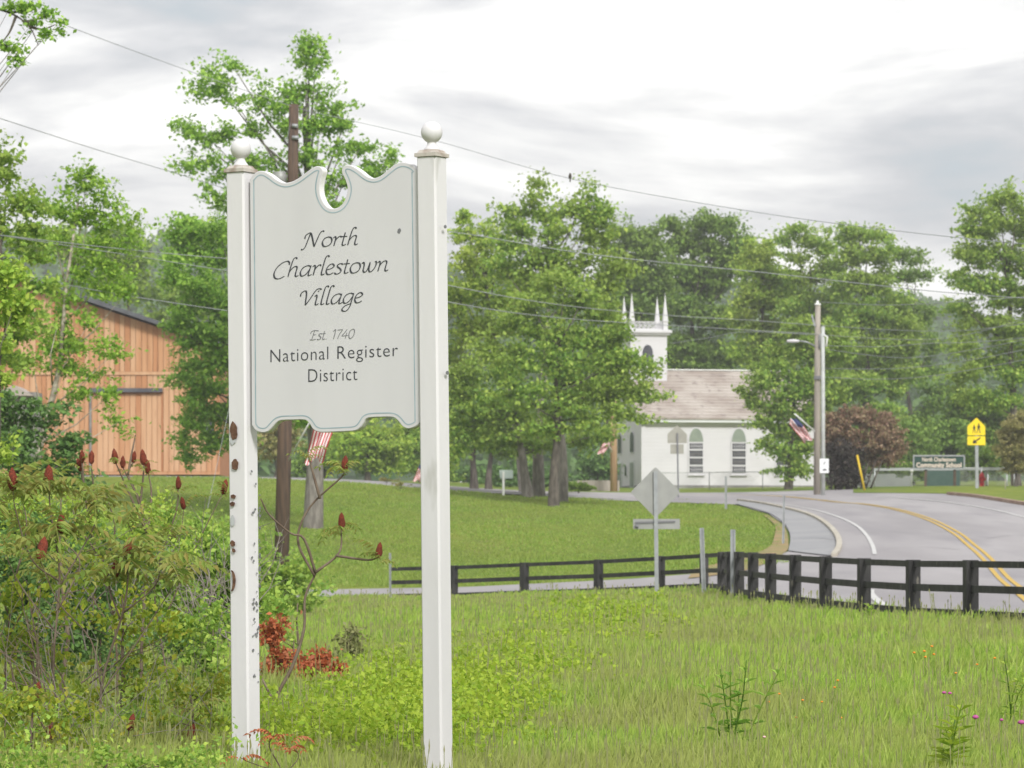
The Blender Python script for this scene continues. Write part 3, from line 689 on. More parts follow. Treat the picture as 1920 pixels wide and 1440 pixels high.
# knot and screw heads on the panel and the right post, patches on the left post
def blot(cx, cy, rx, ry, off, m, parent, name, th=.003, crescent=False):
    pts = []; n = 14
    ph = rng.uniform(0, 6)
    for i in range(n):
        a = 2*pi*i/n; k = 1 + .16*sin(2*a + ph) + .10*sin(5*a + ph*2)
        pts.append((cx + rx*k*cos(a), cy + ry*k*sin(a)))
    if crescent:
        pts = [(cx + rx*cos(a), cy + ry*sin(a)) for a in np.linspace(-pi/2, pi/2, 9)] + [(cx + rx*.35*cos(a), cy + ry*.86*sin(a)) for a in np.linspace(pi/2, -pi/2, 9)]
    mb = MB(); mb.prism([on_plane(a, b, off) - SO for a, b in pts], nrm * th); return mb.build(name, m, parent)
blot(748.5, 433, 3.6, 4.4, POFF + .0006, M['ink2'], pn, 'knot_hole', .0008)
fo = W/2 + .0004
for (cx, cy, rx, ry, cr) in [(438.5, 808, 7.5, 15, 0), (441, 871, 7, 9, 0), (437.5, 931, 4, 4.5, 0), (436, 945, 4, 5, 0), (436.5, 1019, 5, 5, 0), (438.5, 1032, 3.2, 4, 0), (434, 1089, 8, 20, 1)]:
    blot(cx, cy, rx, ry, fo, M['rot'], pl_, 'bare_patch', .0035, cr)
M['greyspot'] = mat('grey_stain', (.42, .43, .44), .8)
blot(436, 976, 4.5, 9, fo, M['greyspot'], pl_, 'grey_patch', .001); blot(437, 825, 5, 9, fo - .0002, M['greyspot'], pl_, 'grey_patch', .001)
# small flecks on the inner (right) side face of the left post
def on_side(px, py, P0, off):
    o = P0 + ux * off; d = Vector(((px - 960) / F, 1, (H0 - py) / F)); t = o.dot(ux) / Vector((d.x, d.y, 0)).dot(ux)
    return Vector((0, 0, EYE)) + d * t
P0l = Vector((pbl.x, pbl.y, 0))
fk = MB()
for k in range(60):
    py = rng.choice([rng.uniform(870, 1300), rng.uniform(960, 1200)]); cxm = 487 if rng.random() < .5 else rng.uniform(471, 487)
    if py > 1100: cxm = rng.uniform(474, 488.5)
    r = rng.uniform(.7, 2.2); pts = [on_side(cxm + r*cos(a)*rng.uniform(.7, 1.2), py + r*1.5*sin(a)*rng.uniform(.7, 1.2), P0l, W/2 - .003 + .0035) for a in np.linspace(0, 2*pi, 7)[:-1]]
    fk.prism([p - SO for p in pts], ux * .0015)
fk.build('paint_flecks', M['ink2'], pl_)['kind'] = 'stuff'
for (cx, cy, r) in [(834.5, 425, 2.6), (838.5, 699, 3.0)]:
    P0r = Vector((pbr.x, pbr.y, 0))
    mb = MB(); mb.prism([on_side(cx + r*cos(a), cy + r*1.3*sin(a), P0r, W/2 + .0005) - SO for a in np.linspace(0, 2*pi, 9)[:-1]], ux * .002); mb.build('screw_head', M['ink2'], pr_)

# ------------------------------------------------------------------ black timber fence
fence = thing('rail_fence', 'black timber post and rail fence following the bend of the road', 'fence', loc=(0, 0, 0))
fp = [(2080, 40.6, 1052), (1943, 42.7, 1051), (1820, 45, 1050), (1712, 47.3, 1049.5), (1620, 49.7, 1046.5), (1548, 52, 1043), (1491, 54.4, 1040), (1445, 56.7, 1037.5), (1412, 59, 1035.5), (1386, 61.4, 1034.5), (1371, 64, 1034), (1358, 67.5, 1034.5), (1353, 71, 1035), (1320, 75, 1037.5), (1238, 77, 1042.5), (1122, 79, 1049), (983, 80.6, 1054.5), (850, 82, 1060), (727, 83.2, 1063)]
prev = None
for i, (px, D, py) in enumerate(fp):
    t = P(px, py, D); g = float(Gh(t.x, t.y)); pw = .17
    a = P(fp[max(i-1, 0)][0], 1000, fp[max(i-1, 0)][1]); b = P(fp[min(i+1, len(fp)-1)][0], 1000, fp[min(i+1, len(fp)-1)][1])
    d = (b - a); d.z = 0; d.normalize(); n = Vector((-d.y, d.x, 0))
    rot = Matrix(((d.x, n.x, 0), (d.y, n.y, 0), (0, 0, 1)))
    if i < len(fp) - 1:
        hgt = t.z - g + .3
        mb = MB(); mb.box((t.x, t.y, t.z - hgt/2), (.15, pw, hgt), rot); mb.build('post', M['fence'], fence, bevel=.008)
    camside = n if n.dot(Vector((0, -1, 0))) > 0 else -n
    tr = t + camside * -0.0
    if prev is not None:
        for k, (dz) in enumerate((-.055, -.375, -.70)):
            mb = MB(); A_ = prev + Vector((0, 0, dz)); B_ = tr + Vector((0, 0, dz)); e_ = (B_ - A_).normalized()
            mb.beam(A_ + e_*.076, B_ - e_*.076, .045, .085 if k == 0 else .095); mb.build('rail', M['fence'], fence)
    prev = tr

# ------------------------------------------------------------------ signs
def plate(name, poly_px, D, th, m, parent, org):
    pts = [P(a, b, D) - org for a, b in poly_px]; mb = MB(); mb.prism(pts, Vector((0, th, 0))); return mb.build(name, m, parent)
D = 66.0; o0 = gp(1232, D); ds_ = thing('warning_sign', 'back of a grey diamond sign with a small plaque below it', 'sign', loc=o0)
mb = MB(); mb.beam((0, 0, -.3), P(1229, 884, D) - o0, .075, .03, up=Vector((0, 1, 0))); mb.build('post', M['steel'], ds_)
c = (1229, 923); r = 47
def rounded(poly, rr=.12):
    o = []; n = len(poly)
    for i in range(n):
        p = Vector(poly[i]); a = Vector(poly[i-1]); b = Vector(poly[(i+1) % n])
        for t in (0, .33, .66, 1):
            q0 = p.lerp(a, rr); q1 = p.lerp(b, rr); o.append(tuple((q0*(1-t)**2 + p*2*t*(1-t) + q1*t*t)))
    return [(x[0], x[1]) for x in o]
plate('diamond_panel', rounded([(1229, 875), (1276, 923), (1229, 971), (1182, 923)], .07), D + .03, .006, M['signback'], ds_, o0)
plate('plaque', rounded([(1187, 973), (1275, 973), (1275, 992), (1187, 992)], .04), D + .032, .006, M['signback'], ds_, o0)
mb = MB(); mb.beam(P(1191, 980, D + .02) - o0, P(1266, 978, D + .02) - o0, .012, .035); mb.build('bracket', M['ink2'], ds_)
mb = MB(); mb.tube([P(1191, 987, D + .02) - o0, P(1197, 987, D + .02) - o0], .03, 8); mb.build('bolt', M['ink2'], ds_)

D = 160.0; o0 = gp(1272, D); t = thing('school_warning_sign', 'back of a grey five-sided sign on a thin post before the white church', 'sign', loc=o0)
mb = MB(); mb.beam((0, 0, -.2), P(1270, 812, D) - o0, .07, .04, up=Vector((0, 1, 0))); mb.build('post', M['ink2'], t)
plate('pentagon_panel', rounded([(1269.5, 797), (1288, 814), (1288, 831), (1251.5, 831), (1251.5, 814)], .06), D + .03, .01, M['signback2'], t, o0)
plate('plaque', [(1257, 833), (1282, 833), (1282, 851), (1257, 851)], D + .03, .01, M['signback2'], t, o0)

D = 170.0; o0 = gp(1832, D); t = thing('school_crossing_sign', 'yellow school crossing sign with two walking figures and an arrow plaque', 'sign', loc=o0)
mb = MB(); mb.beam((0, 0, -.2), P(1831, 800, D) - o0, .16, .08, up=Vector((0, 1, 0))); mb.build('post', M['steel'], t)
pp = plate('pentagon_panel', rounded([(1831, 783), (1847, 799), (1847.5, 816), (1814, 816), (1814, 799)], .08), D - .06, .01, M['yellow'], t, o0)
for cx, sc_ in ((1826.5, .9), (1835, 1.05)):
    mb = MB()
    def pl(poly):
        mb.prism([P(cx + a*sc_, 812 - b*sc_, D - .065) - o0 for a, b in poly], Vector((0, -.004, 0)))
    pl([(1.2*cos(a), 16 + 1.5*sin(a)) for a in np.linspace(0, 2*pi, 9)[:-1]])
    pl([(-1.7, 8), (1.7, 8), (1.9, 14), (-1.5, 14.2)]); pl([(-1.7, 8), (-.1, 8), (-1.6, 3.5), (-2.6, 0), (-3.8, .4), (-2.6, 4)]); pl([(.0, 8), (1.7, 8), (2.5, 4), (3.2, 0), (2.0, 0), (1.2, 4)])
    pl([(1.6, 13.6), (3.6, 10.2), (2.9, 9.7), (1.2, 12)]); pl([(-1.3, 13.6), (-3.3, 10.5), (-2.6, 10), (-1, 12)])
    mb.build('walking_figure', M['black'], pp)
pp = plate('arrow_plaque', [(1814, 818), (1847.5, 818), (1847.5, 834.5), (1814, 834.5)], D - .06, .01, M['yellow'], t, o0)
mb = MB(); mb.prism([P(a, b, D - .065) - o0 for a, b in [(1838, 819.5), (1839, 821.5), (1830, 828.5), (1832.5, 831), (1823.5, 831.5), (1825.5, 823.5), (1828, 826)]], Vector((0, -.004, 0))); mb.build('arrow', M['black'], pp)

D = 186.0; o0 = gp(1735, D); t = thing('school_board', 'dark green board naming the community school, on a brown post above the chain-link fence', 'sign', loc=o0)
mb = MB(); mb.beam((0, 0, -.2), P(1736, 878, D) - o0, .14, .10, up=Vector((0, 1, 0))); mb.beam(gp(1790, D + .2) - o0, P(1790, 878, D) - o0, .14, .10, up=Vector((0, 1, 0))); mb.build('post', M['pole'], t)
pp = plate('board', [(1715, 855.5), (1806, 855.5), (1806, 878), (1715, 878)], D - .09, .05, M['signgreen'], t, o0)
mb = MB()
for a, b in (((1712, 854.5), (1809, 854.5)), ((1712, 879), (1809, 879))): mb.beam(P(*a, D - .11) - o0, P(*b, D - .11) - o0, .07, .08)
for a, b in (((1713, 855.8), (1713, 877.7)), ((1808, 855.8), (1808, 877.7))): mb.beam(P(*a, D - .11) - o0, P(*b, D - .11) - o0, .07, .07, up=Vector((1, 0, 0)))
mb.build('frame', M['steel'], pp)
fnb = lambda a, b: P(a, b, D - .10)
font_sign('North Charlestown', 1729, 1792, 865, 865, 7.4, M['signtext'], fnb, parent=pp, offset=.02, org=o0)
font_sign('Community School', 1718, 1803, 876, 876, 8.4, M['signtext'], fnb, parent=pp, offset=.03, org=o0)

D = 150.0; o0 = gp(944, D); t = thing('guide_sign', 'back of a small pale rectangular sign on a leaning post under the trees', 'sign', loc=o0)
mb = MB(); mb.beam((0, 0, -.2), P(944, 884, D) - o0, .10, .05, up=Vector((0, 1, 0))); mb.build('post', M['lampglass'], t)
plate('sign_plate', rounded([(936, 881), (962, 881), (962, 897), (938, 897)], .08), D + .04, .01, mat('pale_green_sign_back', (.45, .52, .50), .6), t, o0)

D = 163.0; o0 = gp(1545, D); t = thing('speed_sign', 'small white rectangular sign low on the thin pale pole', 'sign', loc=P(1545, 888, D)); o0 = t.location.copy()
plate('sign_plate', rounded([(1537, 860), (1554, 860), (1554, 887), (1537, 887)], .05), D - .16, .01, mat('white_sign_sheeting', (.74, .75, .76), .5), t, o0)
mb = MB(); mb.beam(P(1543, 881, D - .17) - o0, P(1549.5, 880.5, D - .17) - o0, .01, .08); mb.beam(P(1546.5, 869, D - .17) - o0, P(1546.5, 865, D - .17) - o0, .01, .2); mb.build('printing', M['ink2'], t)

def ustake(label, b, tpt, D, wd, group='steel marker stakes beside the fence and lawn'):
    o0 = gp(b, D); t_ = P(*tpt, D) - o0; mb = MB()
    d = t_.normalized(); s_ = wd
    # U-channel: web and two flanges
    mb.beam(Vector((0, 0, -.25)), t_, s_*.5, .008, up=Vector((0, 1, 0)))
    for k in (-1, 1):
        mb.beam(Vector((k*s_*.36, -.018, -.25)), t_ + Vector((k*s_*.36, -.018, 0)), s_*.28, .03, up=Vector((0, 1, 0)))
    o = mb.build('marker_stake', M['steel'], None); o.location = o0
    tag(o, label, 'stake', group)
ustake('leaning grey steel stake just left of the fence corner', 1321, (1315.5, 990), 70, .09)
ustake('upright grey steel stake in front of the fence corner', 1374, (1374, 993), 62, .09)
ustake('thin grey stake before the left end of the black fence', 732, (731.5, 1037), 78, .05)
ustake('thin grey stake on the lawn edge near the bend', 1361, (1361, 893), 140, .09)
ustake('thin grey stake where the footpath begins', 1468, (1470, 929), 108, .075)

# ------------------------------------------------------------------ utility poles
D = 80.0; o0 = gp(525, D); p1 = thing('utility_pole', 'tall brown wooden utility pole rising behind the village sign', 'pole', loc=o0)
mb = MB(); mb.tube([Vector((0, 0, -.5)), P(534, 800, D) - o0, P(549, 330, D) - o0, P(551, 196, D) - o0], [.175, .165, .125, .11], 14); mb.build('pole_shaft', M['pole'], p1)
mb = MB(); mb.lathe(P(524, 325, D) - o0, [(0.001, -.3), (.17, -.3), (.175, -.05), (.15, .0), (.155, .03), (.001, .045)], 16); mb.beam(P(530, 330, D) - o0, P(546, 330, D) - o0, .05, .05); mb.build('transformer', M['signback'], p1)
for px, py in ((558, 236), (560, 258)):
    mb = MB(); mb.tube([P(548, py, D - .12) - o0, P(px, py, D - .14) - o0], .05, 6); mb.build('insulator', M['steel'], p1)
mb = MB(); a_, b_ = P(546, 225, D), gp(345, D - 12); mb.tube([a_, a_.lerp(b_, .5), b_], .005, 5); tag(mb.build('guy_wire', M['steel']), 'slanting steel guy wire running down left from the brown pole', 'wire')

D = 165.0; o0 = gp(1532, D); p2 = thing('utility_pole', 'weathered tan utility pole with a street light beside the red bush', 'pole', loc=o0)
mb = MB(); mb.tube([Vector((0, 0, -.5)), P(1532.5, 700, D) - o0, P(1533.5, 572, D) - o0], [.17, .15, .125], 14); mb.build('pole_shaft', M['pole2'], p2)
mb = MB(); mb.lathe(P(1533, 572, D) - o0, [(.15, 0), (.16, .06), (.07, .10), (.06, .2), (.001, .22)], 10); mb.build('pole_top_insulator', M['lampglass'], p2)
la = MB(); la.tube([P(1530, 650, D) - o0, P(1515, 642, D - .2) - o0, P(1500, 639, D - .3) - o0], [.045, .04, .04], 8); lamp = la.build('lamp_arm', M['steel'], p2)
mb = MB(); c = P(1487, 639, D - .3) - o0
for i in range(1): mb.lathe(Vector((0, 0, 0)), [(.001, -.10), (.12, -.08), (.16, -.02), (.13, .05), (.001, .08)], 12)
mb.v = [(v[0]*2.1 + c.x, v[1]*.9 + c.y, v[2] + c.z) for v in mb.v]; mb.build('lamp_head', M['churchwhite'], lamp)
mb = MB(); mb.lathe(P(1539, 640, D - .1) - o0, [(.001, -.35), (.13, -.33), (.14, .28), (.10, .34), (.001, .38)], 12); mb.build('transformer', M['signback'], p2)
mb = MB(); mb.box(P(1533, 708, D - .15) - o0, (.34, .2, .16)); mb.build('cable_clamp', M['ink2'], p2)
mb = MB(); mb.beam(P(1522, 590, D - .1) - o0, P(1528, 612, D - .1) - o0, .05, .08); mb.build('bracket_arm', M['steel'], p2)
D = 163.0; o0 = gp(1543.5, D); t = thing('service_pole', 'thin pale metal pole standing close beside the tan utility pole', 'pole', loc=o0)
mb = MB(); mb.tube([Vector((0, 0, -.3)), P(1543, 612, D) - o0], [.10, .085], 12); mb.build('pole_shaft', mat('pale_grey_metal_pole', (.52, .53, .52), .5, (.42, .43, .42), 3, 3), t)
mb = MB(); mb.tube([P(1545, 628, D - .1) - o0, P(1551, 632, D - .1) - o0, P(1549, 650, D - .1) - o0], .05, 6); mb.build('bracket', M['lampglass'], t)
# yellow guy guard
D = 172.0; mb = MB(); mb.tube([gp(1622, D, -.1), P(1607, 853, D)], .055, 8); tag(mb.build('guy_guard', mat('yellow_plastic', (.62, .42, .02), .5)), 'slanting yellow guard tube on a guy wire before the red bush', 'cable guard')
# tan pole at the church corner
D = 188.0; o0 = gp(1151, D); p3 = thing('utility_pole', 'orange-tan wooden pole standing at the corner of the white church', 'pole', loc=o0)
mb = MB(); mb.tube([Vector((0, 0, -.4)), P(1150.5, 780, D) - o0, P(1150, 735, D) - o0], [.20, .18, .17], 12); mb.build('pole_shaft', M['polered'], p3)

def wire(pts, r, lab, grp):
    """pts: (px,py,D)"""
    mb = MB(); mb.tube(catmull([P(*p) for p in pts], 8), r*.75, 5, cap=False)
    o = mb.build('overhead_wire', M['wire']); tag(o, lab, 'wire', grp)
M['wire'] = mat('grey_wire', (.30, .31, .32), .7)
M['wire2'] = mat('pale_aluminium_wire', (.34, .36, .37), .6)
wire([(-40, -20, 60), (130, 50, 66), (360, 135, 73), (549, 200, 80)], .010, 'overhead wire dropping from the top left to the top of the brown pole', 'wires on the brown pole')
wire([(-60, 205, 60), (0, 222, 61), (180, 280, 70), (330, 325, 76), (549, 392, 80)], .010, 'overhead wire crossing the sky above the barn trees', 'wires on the brown pole')
wire([(552, 202, 80), (810, 262, 78), (1070, 335, 74), (1400, 395, 68), (1700, 435, 62), (2050, 470, 55)], .009, 'overhead wire crossing the open sky right of the sign', 'wires on the brown pole')
wire([(552, 400, 80), (850, 435, 80), (1110, 477, 80), (1450, 513, 80), (1750, 546, 78), (2050, 568, 74)], .012, 'overhead wire crossing the dark trees above the steeple', 'wires on the brown pole')
wire([(552, 470, 80), (850, 537, 95), (1060, 573, 120), (1260, 592, 145), (1400, 600, 155), (1533, 610, 165)], .018, 'overhead wire passing just above the church cornice', 'wires between the two utility poles')
wire([(552, 500, 80), (850, 568, 95), (1060, 597, 120), (1320, 614, 145), (1533, 626, 165)], .018, 'overhead wire passing across the foot of the steeple pinnacles', 'wires between the two utility poles')
wire([(1258, 644, 170), (1330, 633, 168), (1400, 622, 166), (1533, 628, 165)], .016, 'short service wire rising from the steeple side', 'wires between the two utility poles')
for k, pts in enumerate([[(1535, 566, 165), (1650, 572, 150), (1760, 568, 140), (1920, 557, 125), (2050, 548, 115)],
            [(1538, 610, 165), (1680, 619, 150), (1800, 620, 140), (1920, 607, 125), (2050, 590, 115)],
            [(1538, 628, 165), (1700, 637, 150), (1800, 630, 140), (1920, 600, 125), (2050, 575, 115)],
            [(1545, 648, 165), (1650, 650, 150), (1740, 644, 140), (1850, 640, 130), (2050, 620, 115)],
            [(1550, 655, 165), (1640, 667, 150), (1720, 670, 140), (1850, 651, 130), (2050, 610, 115)],
            [(1543, 691, 165), (1680, 691, 150), (1800, 678, 140), (1920, 656, 125), (2050, 630, 115)],
            [(1543, 707, 165), (1650, 711, 150), (1760, 703, 140), (1920, 675, 125), (2050, 650, 115)]]):
    wire(pts, .017, ['topmost wire running right from the cap of the tan utility pole', 'second wire from the top running right from the tan pole', 'third wire from the top running right from the tan pole', 'middle sagging wire running right from the bracket of the tan pole', 'deepest sagging wire right of the street light', 'next to lowest wire running right from the tan pole', 'lowest wire running right from the tan pole, above the red bush'][k], 'wires running right from the tan utility pole')
for k, pts in enumerate([[(-60, 434, 62), (0, 441, 63), (240, 468, 72), (430, 485, 78), (552, 492, 80)], [(-60, 430, 62), (0, 441, 63), (240, 478, 72), (430, 508, 78), (552, 520, 80)], [(-60, 495, 62), (0, 508, 63), (200, 548, 72), (430, 583, 78), (552, 596, 80)]]):
    wire(pts, .013, ['upper of the two close low wires crossing the left trees', 'lower of the two close low wires crossing the left trees', 'lowest wire crossing the left trees just above the barn roof'][k], 'low wires crossing left of the brown pole')

bo_ = P(1069, 331, 74.0); mb = MB()
mb.lathe((0, 0, 0), [(.001, -.055), (.025, -.04), (.036, -.005), (.033, .025), (.022, .042), (.024, .055), (.017, .07), (.001, .078)], 10)
mb.add([(-.012, .02, -.04), (.012, .02, -.04), (.016, .05, -.11), (-.016, .05, -.11)], [(0, 1, 2, 3)]); mb.add([(-.005, -.02, .062), (.005, -.02, .062), (0, -.042, .058)], [(0, 1, 2)])
o = mb.build('bird', M['bark']); o.location = bo_; tag(o, 'small dark bird perched on the high wire above the centre trees', 'bird')
# ------------------------------------------------------------------ flags
def flag(label, corner, D, wd, ht, ang, group='flags hung from poles', fold=.5, sx=1.0, canton=True, staff=None, amp=.10):
    """corner: pixel of the upper hoist; ang: fly direction in degrees in the picture plane"""
    o0 = P(*corner, D); t = thing('national_flag', label, 'flag', group, loc=o0); nx_, ny_ = 26, 13
    vs = []; fs = []; mi = []
    f_ = Vector((cos(R_(ang)), 0, sin(R_(ang)))); h_ = Vector((sin(R_(ang)), 0, -cos(R_(ang))))
    if f_.x < 0: h_ = -h_
    for j in range(ny_ + 1):
        for i in range(nx_ + 1):
            u = i / nx_; v = j / ny_
            p = f_ * (u * wd * (1 - .12*v)) + h_ * (v * ht * fold * (1 - .15*u)) + Vector((0, 1, 0)) * (amp * sin(9*u + 5*v) + amp*.5*sin(17*v + 3*u)) + f_ * (.06*sin(8*v)*wd)
            p.z -= .10 * u * u * wd; vs.append(p)
    for j in range(ny_):
        for i in range(nx_):
            a = j*(nx_+1) + i; fs.append((a, a+1, a+nx_+2, a+nx_+1))
            mi.append(2 if (canton and j < 7 and i < nx_*.4) else (0 if j % 2 == 0 else 1))
    mb = MB(); mb.v = vs; mb.f = fs; mb.mi = mi; mb.sm = [True]*len(fs)
    mb.build('cloth', [M['flagred'], M['flagwhite'], M['flagblue']], t)
    if staff:
        mb = MB(); mb.tube([P(*s_) - o0 for s_ in staff], .018*D/80, 6); mb.build('staff', M['lampglass'], t)
    return t
flag('large flag with red and white stripes hanging below the village sign', (608, 742, ), 79.2, 1.45, .80, -108, staff=[(540, 865, 79.9), (610, 738, 79.2)], fold=.58, amp=.13)
flag('flag with dark blue canton hanging left of the tan utility pole', (1493, 780), 164, 1.25, .9, -52, staff=[(1531, 812, 165), (1490, 776, 164)], fold=.55, amp=.12)
flag('tiny flag on the orange-tan pole beside the church', (1135, 826), 187, .75, .5, -125, staff=[(1150, 850, 188), (1134, 825, 187)], canton=False, fold=.7)
flag('small drooping flag half hidden behind the right sign post', (792, 860), 190, 1.2, .8, -115, staff=[(800, 900, 190), (792, 858, 190)], canton=True, fold=.6)

# ------------------------------------------------------------------ hydrant
D = 180.0; o0 = gp(1841, D); t = thing('fire_hydrant', 'red fire hydrant on the grass under the yellow sign', 'hydrant', loc=o0); k = 29*S(D)/.78
mb = MB(); mb.lathe((0, 0, 0), [(.001, -.05), (.17*k, -.05), (.17*k, .05*k), (.115*k, .07*k), (.115*k, .46*k), (.15*k, .48*k), (.15*k, .53*k), (.12*k, .56*k)], 14); body = mb.build('barrel', M['red'], t)
mb = MB(); mb.lathe((0, 0, 0), [(.135*k, .56*k), (.12*k, .64*k), (.07*k, .71*k), (.03*k, .72*k), (.03*k, .78*k), (.001, .78*k)], 14); mb.build('bonnet', M['red'], t)
for sx in (-1, 1):
    mb = MB(); mb.tube([(sx*.08*k, 0, .40*k), (sx*.21*k, 0, .40*k)], .06*k, 8); mb.build('nozzle', M['red'], t)
mb = MB(); mb.tube([(0, -.08*k, .37*k), (0, -.21*k, .37*k)], .08*k, 8); mb.build('nozzle', M['red'], t)

# ------------------------------------------------------------------ church
D = 215.0; cz = float(Gh(8, 217)); o0 = P(1204, 915, D); o0.z = EYE + (H0 - 917)/F*D; yaw = R_(11)
church = thing('church', 'white wooden church with a pinnacled square tower and rose-grey roof', 'church', loc=o0)
U = Vector((cos(yaw), sin(yaw), 0)); Vv = Vector((-sin(yaw), cos(yaw), 0)); s215 = S(D)
def C3(u, v, z): return U*u + Vv*v + Vector((0, 0, z))
BL, BW, EH = 11.4, 8.8, 4.5; RH = EH + 3.0
def cbox(mb, u0, u1, v0, v1, z0, z1, mi=0):
    vs = [C3(u, v, z) for z in (z0, z1) for u, v in ((u0, v0), (u1, v0), (u1, v1), (u0, v1))]
    return mb.add(vs, [(0, 3, 2, 1), (4, 5, 6, 7), (0, 1, 5, 4), (1, 2, 6, 5), (2, 3, 7, 6), (3, 0, 4, 7)], mi)
mb = MB()
# walls: body prism with gable ends
pent = [(0, EH), (BW/2, RH - .12), (BW, EH), (BW, .25), (0, .25)]
mb.prism([C3(.0, v, z) for v, z in pent], U*BL); mb.build('wall', M['churchwhite'], church)
mb = MB(); cbox(mb, -.05, BL+.05, -.05, BW+.05, -.8, .25); mb.build('foundation', M['stone'], church)
# roof slabs with a slight overhang, in courses
for sgn_ in (0, 1):
    mb = MB(); e0 = (-.45, EH - .12 + .0); nrow = 16
    for r_ in range(nrow):
        a0 = r_ / nrow; a1 = (r_ + 1) / nrow
        def sl(a, lift):
            v = -.45 + a * (BW/2 + .45); z = EH - .16 + a * (RH - EH + .22) + lift
            return (v if sgn_ == 0 else BW - v, z)
        vs = []
        for u in (-.35, BL + .35):
            for (a, l) in ((a0, .09), (a1, .05), (a1, -.02), (a0, -.02)):
                v, z = sl(a, l); vs.append(C3(u, v, z))
        mb.add(vs, [(0, 1, 5, 4), (1, 2, 6, 5), (2, 3, 7, 6), (3, 0, 4, 7), (0, 3, 2, 1), (4, 5, 6, 7)])
    mb.build('roof', M['slate'], church)
mb = MB(); mb.beam(C3(-.35, BW/2, RH + .13), C3(BL + .35, BW/2, RH + .13), .3, .07); mb.build('ridge_cap', M['lampglass'], church)
mb = MB(); cbox(mb, -.3, BL+.3, -.40, -.003, EH - .36, EH - .12); mb.build('cornice', M['churchgrey'], church)
mb = MB(); cbox(mb, -.1, BL+.1, -.12, -.002, EH - .55, EH - .363); mb.build('frieze_board', M['churchwhite'], church)
mb = MB(); cbox(mb, -.06, .22, -.06, -.003, 0.25, EH - .56); mb.build('corner_board', M['churchwhite'], church)
def arch(cu, w_, z0, z1, zs, n=7):
    """gothic outline in (u,z): base width w_, springing zs, apex z1"""
    pts = [(cu - w_/2, z0), (cu + w_/2, z0)]
    for i in range(n): a = i / (n-1); pts.append((cu + w_/2*(1 - a**1.7), zs + (z1 - zs)*math.sin(a*pi/2)**.95 if i else zs))
    for i in range(n-2, -1, -1): a = i / (n-1); pts.append((cu - w_/2*(1 - a**1.7), zs + (z1 - zs)*math.sin(a*pi/2)**.95 if i else zs))
    return pts
zpx = lambda py: (917 - py) * s215
def gothic_window(px, side=True):
    cu = (px - 1204) * s215 / cos(yaw)
    w_ = .90; z0, z1, zs = zpx(887.5), zpx(802.5), zpx(829)
    mb = MB(); mb.prism([C3(u, -.05, z) for u, z in arch(cu, w_ + .13, z0 - .08, z1 + .10, zs)], Vv*.03)
    wdw = mb.build('window', M['churchwhite'], church)
    mb = MB(); mb.prism([C3(u, -.075, z) for u, z in [p for p in arch(cu, w_, zs + .05, z1, zs + .05)]], Vv*.02); mb.build('arch_panel', M['sage'], wdw)
    bars = [z0, zpx(872.5), zpx(857.5), zpx(843), zs]
    for k in range(4):
        za, zb = bars[k] + .05, bars[k+1] - .05
        ncol = 4
        pw = (w_ - .08) / ncol; rowz = 3 if k in (0, 3) else 2
        gm = MB()
        cbox(gm, cu - w_/2 + .03, cu + w_/2 - .03, -.068, -.052, za, zb); gm.build('pane', M['glass'], wdw)
        gm = MB()
        for c_ in range(1, 6): x_ = cu - w_/2 + .03 + (w_ - .06)*c_/6; cbox(gm, x_ - .012, x_ + .012, -.082, -.070, za, zb)
        zz = (za + zb)/2; cbox(gm, cu - w_/2 + .04, cu + w_/2 - .04, -.084, -.0705, zz - .012, zz + .012)
        gm.build('glazing_bars', M['churchwhite' if k in (0, 3) else 'stone'], wdw)
    mb = MB()
    for b in bars[1:4]: cbox(mb, cu - w_/2, cu + w_/2, -.10, -.051, b - .045, b + .045)
    mb.build('sash_rail', M['churchwhite'], wdw)
    mb = MB(); cbox(mb, cu - w_/2 - .1, cu + w_/2 + .1, -.14, -.051, z0 - .14, z0 - .082); mb.build('sill', M['churchwhite'], wdw)
for px in (1306, 1387.5, 1472): gothic_window(px)
# facade (u = 0 plane, looking left)
def fprism(vc, w_, z0, z1, zs, d0, th, name, m, parent, pointed=True):
    pts = arch(vc, w_, z0, z1, zs) if pointed else [(vc - w_/2, z0), (vc + w_/2, z0), (vc + w_/2, z1), (vc - w_/2, z1)]
    mb = MB(); mb.prism([C3(-d0, v, z) for v, z in pts], -U*th); return mb.build(name, m, parent)
for vc in (BW/2 - 1.75, BW/2 + 1.75):
    f_ = fprism(vc, 1.15, zpx(848), zpx(806), zpx(818), .002, .04, 'window', M['churchwhite'], church); fprism(vc, .95, zpx(846), zpx(808), zpx(818), .044, .02, 'pane', M['glass'], f_)
    f_ = fprism(vc, 1.25, zpx(914), zpx(862), 0, .002, .05, 'door', M['churchgrey'], church, False); fprism(vc, .95, zpx(912), zpx(866), 0, .055, .02, 'door_panel', M['sage'], f_, False)
f_ = fprism(BW/2, .7, zpx(892), zpx(868), zpx(874), .002, .04, 'window', M['churchwhite'], church); fprism(BW/2, .45, zpx(890), zpx(870), zpx(875), .044, .02, 'pane', M['glass'], f_)
